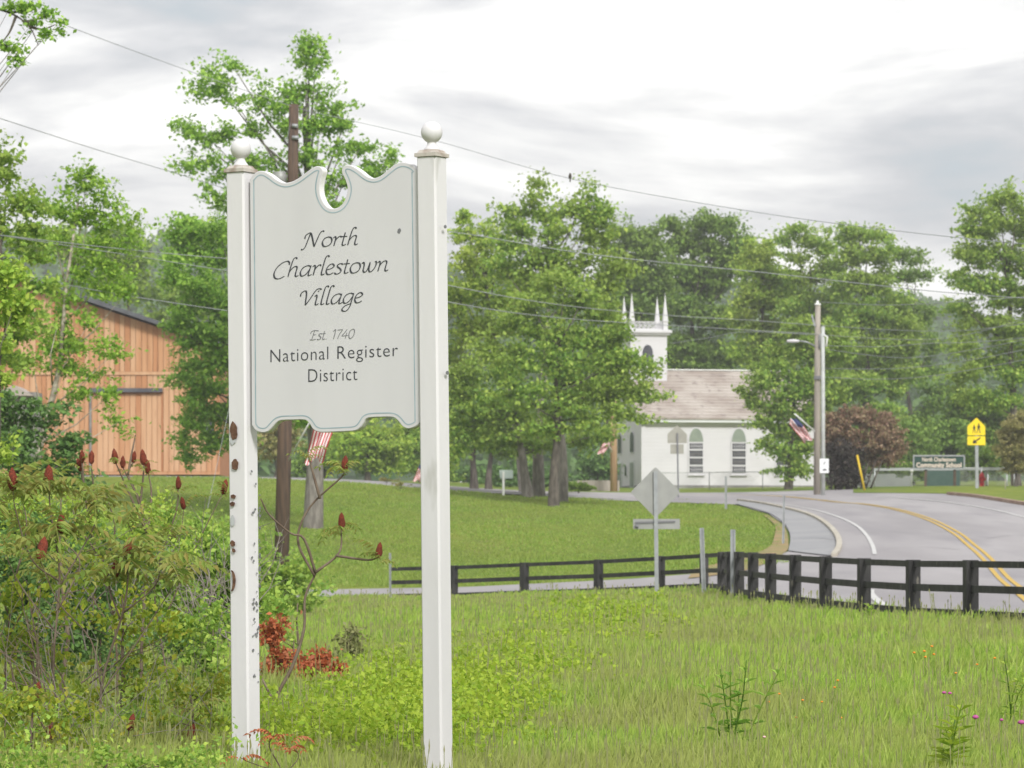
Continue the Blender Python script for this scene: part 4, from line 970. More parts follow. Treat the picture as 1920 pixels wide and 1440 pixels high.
# tower
TW = 2.36; tv0 = BW/2 - TW/2; tz = zpx(622); 
mb = MB(); cbox(mb, -.003, TW, tv0, tv0 + TW, EH - .6, tz); tw = mb.build('tower', M['churchwhite'], church)
mb = MB(); cbox(mb, -.16, TW+.16, tv0-.16, tv0+TW+.16, tz + .002, tz + .12); cbox(mb, -.27, TW+.27, tv0-.27, tv0+TW+.27, tz + .123, tz + .27); mb.build('cornice', M['churchwhite'], tw)
mb = MB(); z_ = tz + .273
cbox(mb, -.2, TW+.2, tv0-.2, tv0+TW+.2, z_, z_ + .05); mb.build('tower_roof', M['churchgrey'], tw)
z_ += .053; zt = zpx(592)
ph = .58
for i, (a, b) in enumerate(((0, 0), (1, 0), (1, 1), (0, 1))):
    u = .10 + a*(TW - .20); v = tv0 + .10 + b*(TW - .20); mb = MB(); pz = z_ + ph
    cbox(mb, u-.15, u+.15, v-.15, v+.15, z_, pz - .06); cbox(mb, u-.19, u+.19, v-.19, v+.19, pz - .058, pz)
    s4 = [C3(u+da, v+db, pz + .002) for da, db in ((-.16, -.16), (.16, -.16), (.16, .16), (-.16, .16))]
    apex = C3(u, v, zpx(541 if b == 0 else 543) ); mb.add(s4 + [apex], [(0, 1, 4), (1, 2, 4), (2, 3, 4), (3, 0, 4), (3, 2, 1, 0)]); mb.build('pinnacle', M['churchwhite'], tw)
# pierced balustrade: rails with interlaced rings
def balus(p, q, nm):
    mb = MB(); d = (q - p); L_ = d.length; d.normalize()
    mb.beam(p + Vector((0, 0, .03)), q + Vector((0, 0, .03)), .05, .06); mb.beam(p + Vector((0, 0, .50)), q + Vector((0, 0, .50)), .05, .05)
    n = 6
    for i in range(n):
        c_ = p + d * L_ * (i + .5)/n + Vector((0, 0, .265)); r = L_/n*.5
        for sgn_ in (-1, 1):
            mb.tube([c_ + d*r*cos(a) + Vector((0, 0, .2*sin(a)*sgn_)) for a in np.linspace(0, pi, 7)], .018, 4, cap=False)
        mb.beam(c_ - d*r + Vector((0, 0, -.2)), c_ + d*r + Vector((0, 0, .2)), .03, .03); mb.beam(c_ - d*r + Vector((0, 0, .2)), c_ + d*r + Vector((0, 0, -.2)), .028, .03)
    mb.build(nm, M['churchwhite'], tw)
e_ = .10; cs = [C3(e_, tv0+e_, z_), C3(TW-e_, tv0+e_, z_), C3(TW-e_, tv0+TW-e_, z_), C3(e_, tv0+TW-e_, z_)]
for i in range(4):
    a, b = cs[i], cs[(i+1) % 4]; d = (b - a).normalized(); balus(a + d*.2, b - d*.2, 'balustrade')
# tower belfry window (side and front)
cu = TW*.47; mb = MB(); mb.prism([C3(u, tv0 - .03, z) for u, z in arch(cu, .66, zpx(679), zpx(641), zpx(656))], Vv*.028); f_ = mb.build('window', M['glass'], tw)
mb = MB()
for k in range(7): zz = zpx(677) + k*.13; cbox(mb, cu - .27, cu + .27, tv0 - .05, tv0 - .032, zz, zz + .05)
mb.build('louvre', M['greyroof'], f_)
f_ = fprism(BW/2, .66, zpx(679), zpx(641), zpx(656), .006, .03, 'window', M['glass'], tw)

# ------------------------------------------------------------------ chain-link fences
def chainlink(label, pts, ht, D_sp, m, postr=.03, step=2.4, screen=None, group='chain-link fences'):
    """pts: ground points; builds posts, rails, diamond wire fabric"""
    o0 = pts[0].copy(); t = thing('chain_link_fence', label, 'fence', loc=o0)
    wires = []
    for a, b in zip(pts[:-1], pts[1:]):
        L_ = (b - a).length; n = max(1, int(round(L_ / step)))
        for i in range(n + (1 if b is pts[-1] else 0)):
            p = a.lerp(b, i/n) - o0; mb = MB(); mb.tube([p + Vector((0, 0, -.2)), p + Vector((0, 0, ht + .04))], postr, 7); mb.build('post', m, t)
        mb = MB(); mb.tube([a - o0 + Vector((0, 0, ht)), b - o0 + Vector((0, 0, ht))], postr*.8, 6); mb.build('top_rail', m, t)
        d = (b - a) / L_; sp = .16; nn = int(L_ / sp); wr = .006
        for i in range(-int(ht/sp) - 1, nn):
            for sg_ in (1, -1):
                x0_ = i*sp if sg_ == 1 else i*sp + ht; x1_ = x0_ + sg_*ht
                lo_, hi_ = sorted((x0_, x1_))
                if lo_ < 0 or hi_ > L_: continue
                p = a - o0 + d*x0_ + Vector((0, 0, .04)); q = a - o0 + d*x1_ + Vector((0, 0, ht))
                p.z = (a - o0).z + ((b - a).z)*(x0_/L_) + .04; q.z = (a - o0).z + ((b-a).z)*(x1_/L_) + ht
                u_ = Vector((-sg_*.7, 0, .7)) * wr
                wires.append([p - u_, p + u_, q + u_, q - u_])
    V = np.array([v for wq in wires for v in wq]); ff = mesh_np('wire_fabric', V, np.arange(len(V)).reshape(-1, 4), 4, m, t); ff['kind'] = 'stuff'
    return t
M['linkgrey'] = mat('grey_chain_link', (.40, .41, .41), .5, metal=.3)
D = 200.0
chainlink('low chain-link fence before the white church wall', [gp(1236, 196), gp(1330, 197), gp(1430, 198), gp(1528, 199)], 1.0, 0, M['linkgrey'], .028, 2.2)
D = 190.0
tf = chainlink('chain-link fence with a heavy pale top rail below the school board', [gp(1640, 191), gp(1740, 191), gp(1840, 190), gp(1960, 190)], 1.02, 0, M['linkgrey'], .05, 3.0)
o0 = gp(1640, 191)
mb = MB(); mb.beam(gp(1640, 191, .98) - o0, gp(1960, 190, .98) - o0, .10, .13); mb.build('pale_rail', M['linkgrey'], tf)
o0 = gp(1735, 189.6)
mb = MB(); a = gp(1737, 189.6, .05); b = gp(1800, 189.6, .05); mb.prism([a, b, b + Vector((0, 0, .85)), a + Vector((0, 0, .85))], Vector((0, .04, 0))); tag(mb.build('privacy_screen', M['screen']), 'dark green screen hung along the chain-link fence', 'screen')
mb = MB(); mb.tube([gp(1709.5, 187, -.1), P(1709.5, 884, 187)], .05, 8); mb.lathe(P(1709.5, 886, 187), [(.06, 0), (.09, .02), (.09, .14), (.001, .17)], 8); tag(mb.build('gate_post', M['lampglass']), 'short pale post standing in front of the chain-link fence', 'post')
mb = MB()
for px in (1868, 1880, 1906): mb.tube([gp(px, 186, -.1), P(px, 890, 186)], .045, 7)
o_ = mb
for k, px in enumerate((1852, 1902, 1888)):
    mb = MB(); mb.tube([gp(px, 186, -.1), P(px, 889, 186)], .04, 7); tag(mb.build('gate_post', M['linkgrey']), ['grey steel post right beside the red hydrant', 'grey steel post at the right edge of the chain-link gate', 'shorter grey gate post between the hydrant and the frame edge'][k], 'post')
# small stake on the right bank
mb = MB(); mb.tube([gp(1885, 165, -.1), P(1885, 898, 165)], .02, 6); tag(mb.build('marker_stake', M['pole2']), 'thin wooden stake on the right grass bank', 'stake')
# brown loading wall behind bush + white mound
mb = MB(); mb.box(gp(1655, 200, .35), (3.4, .3, .8)); tag(mb.build('garden_wall', M['churchgrey']), 'low pale wall seen behind the red bush', 'wall')
mb = MB(); mb.box(gp(1122, 190, .25), (2.3, .5, .65)); tag(mb.build('garden_wall', M['pole2']), 'low tan wall left of the orange-tan pole', 'wall')

# ------------------------------------------------------------------ barn
D = 165.0; o0 = P(150, 893, D); o0.z = EYE + (H0 - 893)/F*D; sB = S(D)
barn = thing('barn', 'orange board-sided barn with a wide door and dark metal roof', 'barn', loc=o0)
gz = lambda py: (893 - py)*sB; gxx = lambda px: (px - 150)*sB
rx, ry = 30, 522
def roofpy(px): return ry + abs(px - rx) * .332
XL, XR = -355, 412
mb = MB(); mb.prism([Vector((gxx(a), .08, gz(b))) for a, b in [(XL+3, 890), (XR-3, 890), (XR-3, roofpy(XR) + 2), (rx, ry + 2), (XL+3, roofpy(XL) + 2)]], Vector((0, 14, 0)))
wl_ = mb.build('wall', BARN[2], barn)
px = XL; k = 0
while px < XR:
    wpx_ = rng.uniform(8.5, 11.5); a, b = px, min(px + wpx_ - .9, XR)
    dr_ = (172 < (a+b)/2 < 303)
    top_y = lambda q: roofpy(q) + 3
    if dr_:
        segs = [(top_y, 696.5), (703.5, 735)]
    else:
        segs = [(top_y, 696.5), (703.5, 884)]
    for s_, (t0_, b0_) in enumerate(segs):
        ta = t0_(a) if callable(t0_) else t0_; tb = t0_(b) if callable(t0_) else t0_
        mb = MB(); yy = rng.uniform(0, .015); mb.prism([Vector((gxx(a), yy, gz(ta))), Vector((gxx(b), yy, gz(tb))), Vector((gxx(b), yy, gz(b0_))), Vector((gxx(a), yy, gz(b0_)))], Vector((0, .05, 0)))
        mb.build('board', BARN[int(rng.choice([0, 0, 1, 1, 2]))], barn)
    px += wpx_
def bbox_(a, b, c_, d_, y0, y1, name, m, par):
    mb = MB(); mb.box(((gxx(a) + gxx(b))/2, (y0 + y1)/2, (gz(c_) + gz(d_))/2), (gxx(b) - gxx(a), y1 - y0, gz(c_) - gz(d_))); return mb.build(name, m, par)
bbox_(XL, XR, 703, 697, -.05, .04, 'belt_board', BARN[1], barn)
bbox_(XL, XR, 890, 884.5, -.05, .06, 'sill_board', BARN[0], barn)
door = bbox_(173, 302, 884, 736, .045, .075, 'door', BARN[2], barn)
px = 173
while px < 301:
    a, b = px, min(px + 9.4, 302); bbox_(a, b, 884, 739, .0, .040, 'board', BARN[int(rng.choice([0, 1, 1, 2]))], door); px += 10.2
bbox_(168, 305, 735.5, 728, -.22, -.002, 'door_track', M['greyroof'], barn)
bbox_(168, 172, 884, 737, -.10, -.003, 'door_post', M['stone'], barn)
bbox_(380, 402, 815, 790, -.03, -.002, 'window', M['glass'], barn)
for sgn_ in (-1, 1):
    mb = MB(); xa = gxx(rx); za = gz(ry - 1); xe = gxx(rx + sgn_*402); ze = gz(roofpy(rx + 402) - 1)
    mb.prism([Vector((xa, -.6, za)), Vector((xe, -.6, ze)), Vector((xe, -.6, ze + .20)), Vector((xa, -.6, za + .20))], Vector((0, 15.4, 0))); mb.build('roof', M['greyroof'], barn)
# small grey lean-to roof seen between the left trees
D = 150.0; o0 = gp(20, D); t = thing('shed', 'small grey-roofed shed half hidden in the trees at the left edge', 'shed', loc=o0)
mb = MB(); mb.box(P(20, 800, D) - o0 + Vector((0, 1, 0)), (2.2, 2, 3.0)); mb.build('wall', M['stone'], t)
mb = MB(); mb.prism([P(-20, 742, D - .4) - o0, P(25, 722, D - .4) - o0, P(62, 742, D - .4) - o0], Vector((0, 2.8, 0))); mb.build('roof', mat('pale_shingle', (.36, .31, .28), .8), t)

# ------------------------------------------------------------------ parked car far behind
D = 300.0; o0 = P(880, 925, D); car = thing('parked_car', 'white hatchback parked under the far trees', 'car', loc=o0)
mb = MB()
secs = [(0, .92, .80, .30), (.5, 1.0, .86, .28), (.95, 1.0, .9, .28), (1.6, .98, 1.42, .28), (3.0, .98, 1.45, .28), (3.9, .96, 1.0, .28), (4.3, .9, .9, .3)]
vs = []; fs = []
for (y_, wv_, h_, b_) in secs:
    hw = .85*wv_; sh = .95 if h_ > 1 else h_*.9
    vs += [(-hw, y_, b_), (-hw, y_, sh), (-hw*.82, y_, h_), (hw*.82, y_, h_), (hw, y_, sh), (hw, y_, b_)]
for i in range(len(secs)-1):
    for j in range(5): a = i*6 + j; fs.append((a, a+1, a+7, a+6))
    fs.append((i*6+5, i*6, i*6+6, i*6+11))
fs += [tuple(range(6)), tuple(range(len(vs)-1, len(vs)-7, -1))]
mb.add(vs, fs); body = mb.build('body', M['carwhite'], car)
mb = MB(); mb.prism([Vector(p) for p in ((-.62, .98, .97), (.62, .98, .97), (.56, 1.50, 1.36), (-.56, 1.50, 1.36))], Vector((0, -.03, .02))); mb.build('windscreen', M['glass'], car)
for sx in (-1, 1):
    mb = MB(); mb.prism([Vector((sx*.86, 1.5, 1.0)), Vector((sx*.86, 3.3, 1.0)), Vector((sx*.72, 3.0, 1.38)), Vector((sx*.72, 1.8, 1.38))], Vector((sx*.02, 0, 0))); mb.build('side_window', M['glass'], car)
    mb = MB(); mb.lathe(Vector((sx*.6, -.02, .66)), [(.001, -.07), (.1, -.05), (.1, .05), (.001, .07)], 8); mb.build('headlight', M['lampglass'], car)
    for yy in (.85, 3.45):
        mb = MB(); mb.tube([(sx*.72, yy, .3), (sx*.88, yy, .3)], .3, 14); mb.build('wheel', M['tyre'], car)

# ------------------------------------------------------------------ trees
M['hillg'] = M['hillleaf']
# wooded hill: clumps
hn = 5200
hxx = rng.uniform(-330, 330, hn*2); hdd = 340 + (HD - 330) * rng.random(hn*2)**.75
ok = np.abs(hxx) < hdd*.20 + 40; hxx, hdd = hxx[ok][:hn], hdd[ok][:hn]
hz = hillz(hxx, hdd); rr = rng.uniform(2.6, 5.0, len(hxx))
k = 26; idx = np.repeat(np.arange(len(hxx)), k); d = unit(rng.normal(size=(len(idx), 3))); d[:, 2] = np.abs(d[:, 2])
C = np.stack([hxx, hdd, hz + 1], -1)[idx] + d * rr[idx, None] * np.array([.75, .75, 1.25]) * rng.uniform(.6, 1, (len(idx), 1))
tag(leaves('forest', C, 2.4, M['hillleaf'], upb=.45), 'forest covering the long hill behind the village', kind='stuff')

B = tree
B('big open maple rising behind the brown pole and the sign', 115, 587,
  [(580, 88, 9, 12), (574, 104, 14, 20), (592, 118, 12, 16), (568, 150, 26, 28), (545, 175, 30, 22), (596, 165, 22, 26), (437, 125, 9, 26), (400, 135, 12, 20), (412, 165, 22, 20), (440, 190, 30, 24), (385, 178, 18, 18), (490, 185, 32, 24), (530, 200, 40, 26), (620, 195, 30, 26), (648, 225, 28, 26),
   (600, 235, 40, 26), (550, 245, 40, 26), (480, 240, 36, 22), (430, 250, 30, 20), (395, 262, 30, 16), (350, 240, 18, 9), (370, 252, 20, 10), (350, 310, 26, 12), (385, 300, 30, 18), (420, 320, 34, 22), (470, 300, 36, 26), (520, 320, 40, 28), (580, 300, 40, 26), (640, 280, 36, 28), (680, 270, 24, 28), (690, 310, 22, 20), (650, 330, 36, 24),
   (600, 350, 50, 30), (540, 370, 50, 30), (400, 360, 26, 18), (420, 385, 28, 18), (460, 370, 36, 26), (730, 300, 12, 14), (700, 330, 20, 14), (490, 430, 60, 40), (580, 430, 70, 40), (640, 400, 50, 30), (560, 510, 90, 50), (590, 600, 90, 50), (540, 690, 80, 40), (620, 700, 80, 40), (560, 780, 60, 30)],
  'mapleleaf', .19, .62, 22, .5, .30, (575, 200), bark='bark2', hollow=.1, spire=.5)
B('leafy maple covering the right end of the barn', 125, 455,
  [(330, 435, 26, 14), (370, 425, 34, 18), (410, 430, 34, 26), (350, 470, 44, 22), (410, 480, 40, 30), (330, 520, 40, 28), (380, 540, 50, 34), (420, 580, 40, 34), (345, 580, 36, 24), (330, 610, 34, 14), (390, 630, 40, 26), (355, 640, 30, 14), (410, 680, 34, 28), (370, 685, 40, 14), (345, 700, 26, 12), (400, 730, 36, 22), (360, 745, 26, 14), (410, 780, 30, 20), (370, 790, 34, 16), (345, 835, 20, 12), (395, 765, 34, 18), (365, 720, 34, 14), (415, 640, 26, 30), (350, 860, 16, 8), (390, 830, 34, 18), (440, 820, 30, 24), (470, 760, 40, 40), (480, 680, 40, 40), (480, 590, 40, 40)],
  'mapleleaf', .20, .95, 26, .5, .2, (450, 520), hollow=.2, spire=.45)
B('slender pale-stemmed birch leaning right before the barn', 72, 20,
  [(165, 318, 18, 18), (150, 345, 26, 18), (185, 345, 24, 24), (130, 375, 26, 20), (170, 380, 30, 22), (205, 375, 20, 22), (110, 400, 16, 16), (92, 392, 9, 16), (150, 415, 34, 22), (200, 420, 30, 26), (120, 450, 32, 22), (175, 460, 34, 24), (240, 420, 14, 18), (232, 455, 20, 20), (215, 500, 34, 26), (150, 505, 34, 24), (190, 545, 34, 24), (240, 545, 26, 22), (130, 560, 30, 20), (110, 600, 30, 22), (170, 600, 26, 20), (95, 640, 34, 24), (150, 650, 30, 20), (190, 640, 22, 20), (120, 690, 36, 20), (175, 700, 26, 20), (215, 660, 14, 18), (60, 680, 30, 24), (140, 740, 30, 18), (225, 790, 22, 14), (205, 740, 18, 12)],
  'birchleaf', .12, 2.1, 17, .32, .10, (160, 380), bark='bark3', name='birch_tree', hollow=.1, spire=.5)
B('dense green tree at the left edge of the frame', 66, -60,
  [(8, 290, 10, 20), (12, 330, 22, 22), (25, 370, 24, 22), (50, 385, 16, 14), (5, 420, 36, 26), (60, 430, 30, 24), (25, 460, 36, 26), (80, 470, 30, 26), (20, 510, 40, 30), (75, 530, 34, 30), (40, 570, 40, 30), (15, 620, 34, 36), (60, 620, 36, 30), (-60, 400, 60, 60), (-60, 520, 60, 60), (-70, 650, 60, 60), (30, 680, 40, 30), (-60, 760, 60, 60)],
  'midleaf', .14, 1.15, 24, .34, .16, (0, 330), hollow=.25)
B('dark dense shrubby tree low at the left edge beside the barn', 60, 30,
  [(20, 760, 50, 36), (80, 780, 44, 34), (30, 820, 60, 40), (100, 830, 40, 36), (20, 880, 60, 40), (90, 880, 50, 34), (140, 850, 24, 30), (150, 900, 30, 24)],
  'under', .12, 1.5, 26, .3, .10, (40, 800), name='shrubby_tree', hollow=.3)
B('bright green sapling crown at the left edge', 40, -30,
  [(8, 500, 14, 16), (22, 520, 14, 12), (5, 545, 16, 18), (10, 590, 18, 22), (30, 565, 12, 12), (40, 600, 10, 8), (5, 640, 20, 20), (0, 700, 24, 26), (10, 850, 22, 18)],
  'brightleaf', .09, 2.2, 18, .2, .05, (0, 540), name='sapling', hollow=.2)
# overhanging branch top left: an oak standing mostly outside the frame
B('oak branch tips reaching in at the top left corner', 46, -160,
  [(-150, -150, 110, 70), (-140, 20, 60, 50), (20, 12, 22, 6), (60, 8, 18, 7), (85, 25, 10, 8), (60, 45, 16, 8), (108, 45, 8, 5), (84, 66, 9, 4), (10, 84, 16, 6), (28, 92, 10, 8), (34, 112, 7, 7), (44, 20, 12, 5), (-10, 75, 14, 10)],
  'mapleleaf', .085, 1.5, 7, .13, .07, (-155, -100), bark='bark2', name='oak_tree', hollow=.1, spire=.5)
mb = MB(); ob_ = gp(-160, 46)
for a in ([(-140, 0), (-40, 10), (20, 25), (55, 50), (72, 85)], [(20, 25), (44, 18), (64, 8)], [(30, 30), (18, 60), (5, 78)], [(48, 42), (70, 36), (92, 30)], [(-140, 60), (-60, 70), (0, 80), (28, 100)], [(55, 50), (80, 55), (104, 46)], [(-60, 6), (0, -14), (60, -6)]):
    mb.tube(catmull([P(*q, 46) - ob_ for q in a], 4), list(np.linspace(.022, .006, (len(a)-1)*4+1)), 5)
mb.build('branch', M['bark'], bpy.data.objects['oak_tree'])

# trees round the lawn, centre
B('tall spired maple at the centre of the lawn trees', 152, 1010,
  [(1010, 352, 10, 18), (1000, 385, 20, 20), (1030, 395, 16, 18), (1062, 385, 14, 22), (1098, 372, 8, 16), (1085, 400, 16, 16), (1112, 405, 14, 16), (1128, 385, 6, 8), (1130, 420, 16, 20), (975, 400, 12, 18), (985, 430, 30, 22), (1040, 430, 34, 24), (1100, 440, 34, 24), (1135, 450, 18, 18), (955, 410, 8, 8), (960, 460, 30, 24), (1010, 480, 44, 30), (1080, 490, 44, 30), (1140, 495, 30, 24), (1180, 500, 22, 18), (1125, 540, 30, 28), (1000, 540, 44, 30), (940, 500, 36, 26), (1130, 590, 26, 24)],
  'midleaf', .24, .6, 26, .6, .26, (1030, 430), bark='bark2', hollow=.3, spire=.5)
B('rounded pale green maple left of the tall spired maple', 158, 985,
  [(870, 405, 12, 16), (872, 440, 20, 26), (900, 455, 20, 16), (925, 440, 16, 12), (880, 490, 34, 30), (930, 480, 30, 24), (900, 540, 40, 32), (860, 560, 30, 36), (945, 560, 36, 30), (870, 620, 36, 34), (920, 620, 40, 32), (960, 520, 30, 26), (820, 560, 36, 50), (830, 660, 36, 40)],
  'brightleaf', .24, .6, 26, .6, .26, (900, 480), bark='bark2', hollow=.3, spire=.45)
B('broad maple with a dark trunk standing forward on the lawn', 140, 1038,
  [(1060, 525, 30, 18), (1030, 535, 30, 20), (1100, 545, 26, 20), (990, 560, 36, 24), (1060, 570, 44, 28), (1120, 585, 36, 26), (960, 600, 40, 28), (1020, 620, 46, 30), (1090, 630, 46, 30), (1150, 630, 36, 24), (1165, 612, 20, 14), (1180, 665, 36, 24), (1215, 700, 24, 20), (1140, 680, 44, 28), (930, 650, 40, 30), (990, 670, 46, 30), (1060, 690, 46, 30), (1110, 730, 46, 28), (1170, 725, 40, 24), (1205, 745, 26, 16), (1040, 750, 46, 28), (980, 740, 46, 28), (1150, 775, 34, 20), (1090, 785, 44, 22), (1030, 800, 44, 20), (1190, 780, 16, 10)],
  'midleaf', .21, .68, 26, .55, .22, (1045, 640), hollow=.35, spire=.4)
B('wide low maple crown filling the left of the lawn trees', 150, 990,
  [(880, 690, 40, 28), (930, 700, 40, 28), (870, 740, 36, 30), (920, 760, 44, 28), (970, 780, 40, 24), (880, 800, 40, 28), (930, 820, 44, 22), (980, 825, 36, 18), (1100, 820, 36, 20), (1140, 810, 26, 18), (860, 850, 26, 20), (1030, 830, 30, 14), (820, 760, 30, 50)],
  'midleaf', .22, .68, 26, .55, .24, (960, 740), bark='bark2', hollow=.3)
B('pale lichened trunk tree beside the dark forward trunk', 146, 1052,
  [(1120, 650, 40, 28), (1080, 700, 50, 34), (1130, 745, 40, 24), (1060, 640, 40, 30), (1155, 700, 30, 24)], 'midleaf', .22, .6, 24, .55, .27, (1052, 680), bark='bark2', hollow=.3)
B('dark thin double-stemmed tree behind the pale car', 168, 889,
  [(880, 790, 36, 30), (850, 820, 30, 26), (910, 830, 34, 20), (870, 740, 40, 40), (905, 780, 30, 30)], 'darkleaf', .26, .6, 24, .6, .2, (885, 780), hollow=.3)
B('thin dark-trunked tree behind the little guide sign', 172, 916,
  [(940, 840, 34, 20), (980, 850, 34, 16), (1000, 800, 40, 30), (950, 800, 34, 26)], 'darkleaf', .26, .6, 24, .6, .18, (925, 800), hollow=.3)
# background trees behind lawn, left of the right sign post
for k, (bx, bl, lab, mm) in enumerate([
    (520, [(505, 815, 26, 18), (530, 835, 26, 18), (500, 850, 20, 14), (540, 800, 24, 16)], 'small orange-tinged maple right beside the brown pole', 'olivebush'),
    (690, [(660, 830, 40, 30), (700, 820, 40, 30), (740, 835, 34, 28), (680, 865, 40, 20), (720, 870, 40, 20)], 'bright round tree behind the crest of the lawn', 'brightleaf'),
    (790, [(770, 820, 34, 34), (800, 850, 34, 34), (760, 865, 30, 22), (830, 840, 30, 40), (820, 890, 34, 24)], 'green tree seen just left of the right sign post', 'midleaf'),
    (610, [(600, 840, 34, 34), (630, 860, 36, 26), (570, 870, 30, 22), (640, 820, 30, 30)], 'darker tree behind the striped flag', 'darkleaf')]):
    B(lab, 205 + 6*k, bx, bl, mm, .30, .55, 26, .7, .2, (bx, bl[0][1] - 10), hollow=.2)
B('tree standing behind the barn roof', 230, 240,
  [(205, 470, 24, 30), (240, 440, 30, 22), (215, 520, 40, 36), (250, 480, 34, 34), (180, 470, 30, 30), (270, 540, 30, 26), (140, 470, 40, 30), (100, 450, 40, 34), (300, 590, 26, 20), (60, 450, 40, 40), (330, 560, 30, 30), (385, 440, 50, 20), (370, 560, 40, 40)],
  'midleaf', .36, .34, 22, .9, .2, (240, 470), hollow=.3)
# wood behind the church
B('dark oak behind the steeple', 248, 1200,
  [(1175, 440, 34, 18), (1215, 435, 24, 14), (1160, 470, 34, 24), (1210, 475, 40, 28), (1180, 520, 44, 32), (1230, 530, 40, 32), (1200, 580, 50, 36), (1150, 560, 40, 40), (1210, 640, 44, 36), (1160, 640, 40, 40), (1190, 700, 50, 36)],
  'darkleaf', .34, .45, 26, .8, .3, (1200, 520), hollow=.25)
B('broad dark oak with an arched top behind the church', 254, 1300,
  [(1270, 425, 30, 14), (1320, 420, 36, 16), (1360, 425, 32, 18), (1385, 450, 26, 20), (1260, 455, 34, 22), (1310, 460, 44, 24), (1360, 480, 44, 28), (1270, 510, 44, 32), (1330, 530, 50, 34), (1390, 500, 34, 30), (1280, 580, 44, 36), (1350, 600, 50, 36), (1300, 650, 50, 30), (1270, 680, 40, 26), (1350, 670, 50, 30)],
  'darkleaf', .34, .45, 26, .8, .34, (1310, 500), hollow=.25)
B('lighter green tree over the far end of the church roof', 236, 1420,
  [(1430, 470, 34, 18), (1410, 500, 34, 24), (1450, 510, 40, 26), (1420, 560, 44, 32), (1470, 560, 40, 32), (1390, 600, 30, 26), (1430, 620, 44, 32), (1400, 660, 36, 26), (1450, 680, 40, 30)],
  'brightleaf', .32, .48, 26, .75, .3, (1430, 540), hollow=.25)
B('leafy maple in front of the right end of the church', 190, 1478,
  [(1500, 620, 34, 24), (1470, 650, 34, 24), (1520, 660, 34, 26), (1440, 690, 30, 20), (1490, 700, 40, 24), (1430, 722, 34, 16), (1475, 735, 40, 20), (1520, 730, 34, 24), (1420, 755, 24, 12), (1460, 770, 40, 18), (1510, 775, 34, 20), (1490, 810, 34, 18), (1450, 800, 20, 10), (1440, 835, 26, 14), (1480, 850, 28, 14), (1510, 840, 30, 20), (1470, 880, 14, 10), (1545, 690, 30, 30), (1550, 740, 30, 26), (1540, 790, 26, 24), (1405, 740, 22, 12), (1420, 790, 20, 9), (1500, 880, 24, 14), (1560, 650, 40, 30)],
  'midleaf', .26, .58, 26, .6, .22, (1490, 690), hollow=.25)
B('tall lacy tree above the tan utility pole', 232, 1520,
  [(1490, 432, 26, 14), (1475, 455, 20, 12), (1500, 480, 22, 16), (1520, 450, 24, 14), (1550, 465, 24, 24), (1500, 520, 30, 24), (1540, 510, 34, 26), (1490, 580, 36, 30), (1540, 570, 40, 32), (1560, 620, 40, 32), (1590, 680, 44, 36), (1560, 740, 44, 34)],
  'midleaf', .30, .45, 24, .75, .26, (1520, 500), hollow=.15, spire=.4)
B('bushy pale-topped tree right of the tan utility pole', 228, 1620,
  [(1590, 440, 24, 22), (1630, 435, 24, 20), (1655, 445, 10, 16), (1600, 480, 34, 26), (1645, 480, 30, 26), (1580, 530, 36, 30), (1640, 530, 40, 30), (1610, 590, 50, 34), (1670, 590, 40, 32), (1640, 650, 50, 36), (1700, 640, 34, 32), (1610, 720, 50, 36), (1680, 710, 50, 36), (1650, 780, 50, 30)],
  'midleaf', .30, .5, 26, .75, .28, (1620, 520), hollow=.2)
B('thin-crowned grey-green tree in the gap before the hill', 240, 1710,
  [(1690, 480, 24, 16), (1720, 485, 24, 16), (1740, 520, 18, 14), (1700, 520, 30, 20), (1680, 560, 30, 24), (1740, 580, 24, 20), (1710, 610, 34, 30), (1750, 650, 26, 26), (1720, 690, 44, 34), (1760, 740, 40, 34), (1720, 790, 44, 34), (1780, 800, 40, 34)],
  'darkleaf', .28, .42, 20, .75, .2, (1710, 560), hollow=.1)
B('tall dense tree rising at the right edge of the frame', 188, 1906,
  [(1870, 372, 34, 14), (1835, 392, 26, 18), (1905, 385, 30, 24), (1820, 430, 30, 22), (1865, 420, 40, 28), (1915, 430, 34, 30), (1810, 475, 26, 20), (1850, 480, 44, 30), (1905, 490, 40, 34), (1790, 512, 24, 12), (1835, 535, 40, 28), (1890, 550, 44, 34), (1800, 570, 28, 18), (1830, 600, 44, 30), (1890, 620, 44, 34), (1940, 540, 40, 60), (1950, 640, 40, 60), (1810, 650, 34, 24), (1860, 680, 44, 28), (1910, 700, 40, 28), (1800, 700, 34, 20), (1830, 740, 40, 20), (1880, 750, 34, 18)],
  'midleaf', .25, .58, 24, .6, .26, (1890, 500), hollow=.2)
B('yellow-green tree behind the yellow crossing sign', 236, 1840,
  [(1800, 760, 40, 30), (1850, 770, 44, 34), (1900, 780, 40, 30), (1780, 820, 40, 34), (1830, 830, 44, 34), (1890, 840, 40, 40), (1940, 800, 40, 40)],
  'hedge', .30, .5, 26, .75, .2, (1840, 790), hollow=.2)
for k, (bx, lab) in enumerate([(1690, 'dark thicket tree behind the school board, left one'), (1775, 'dark thicket tree behind the school board, right one'), (1640, 'dark thicket tree behind the red bush')]):
    B(lab, 226 + 4*k, bx, [(bx - 40, 830, 44, 30), (bx + 10, 820, 44, 34), (bx + 40, 850, 40, 30), (bx - 30, 870, 44, 28), (bx + 20, 880, 40, 24)], 'darkleaf', .28, .55, 26, .65, .15, (bx, 820), hollow=.2)

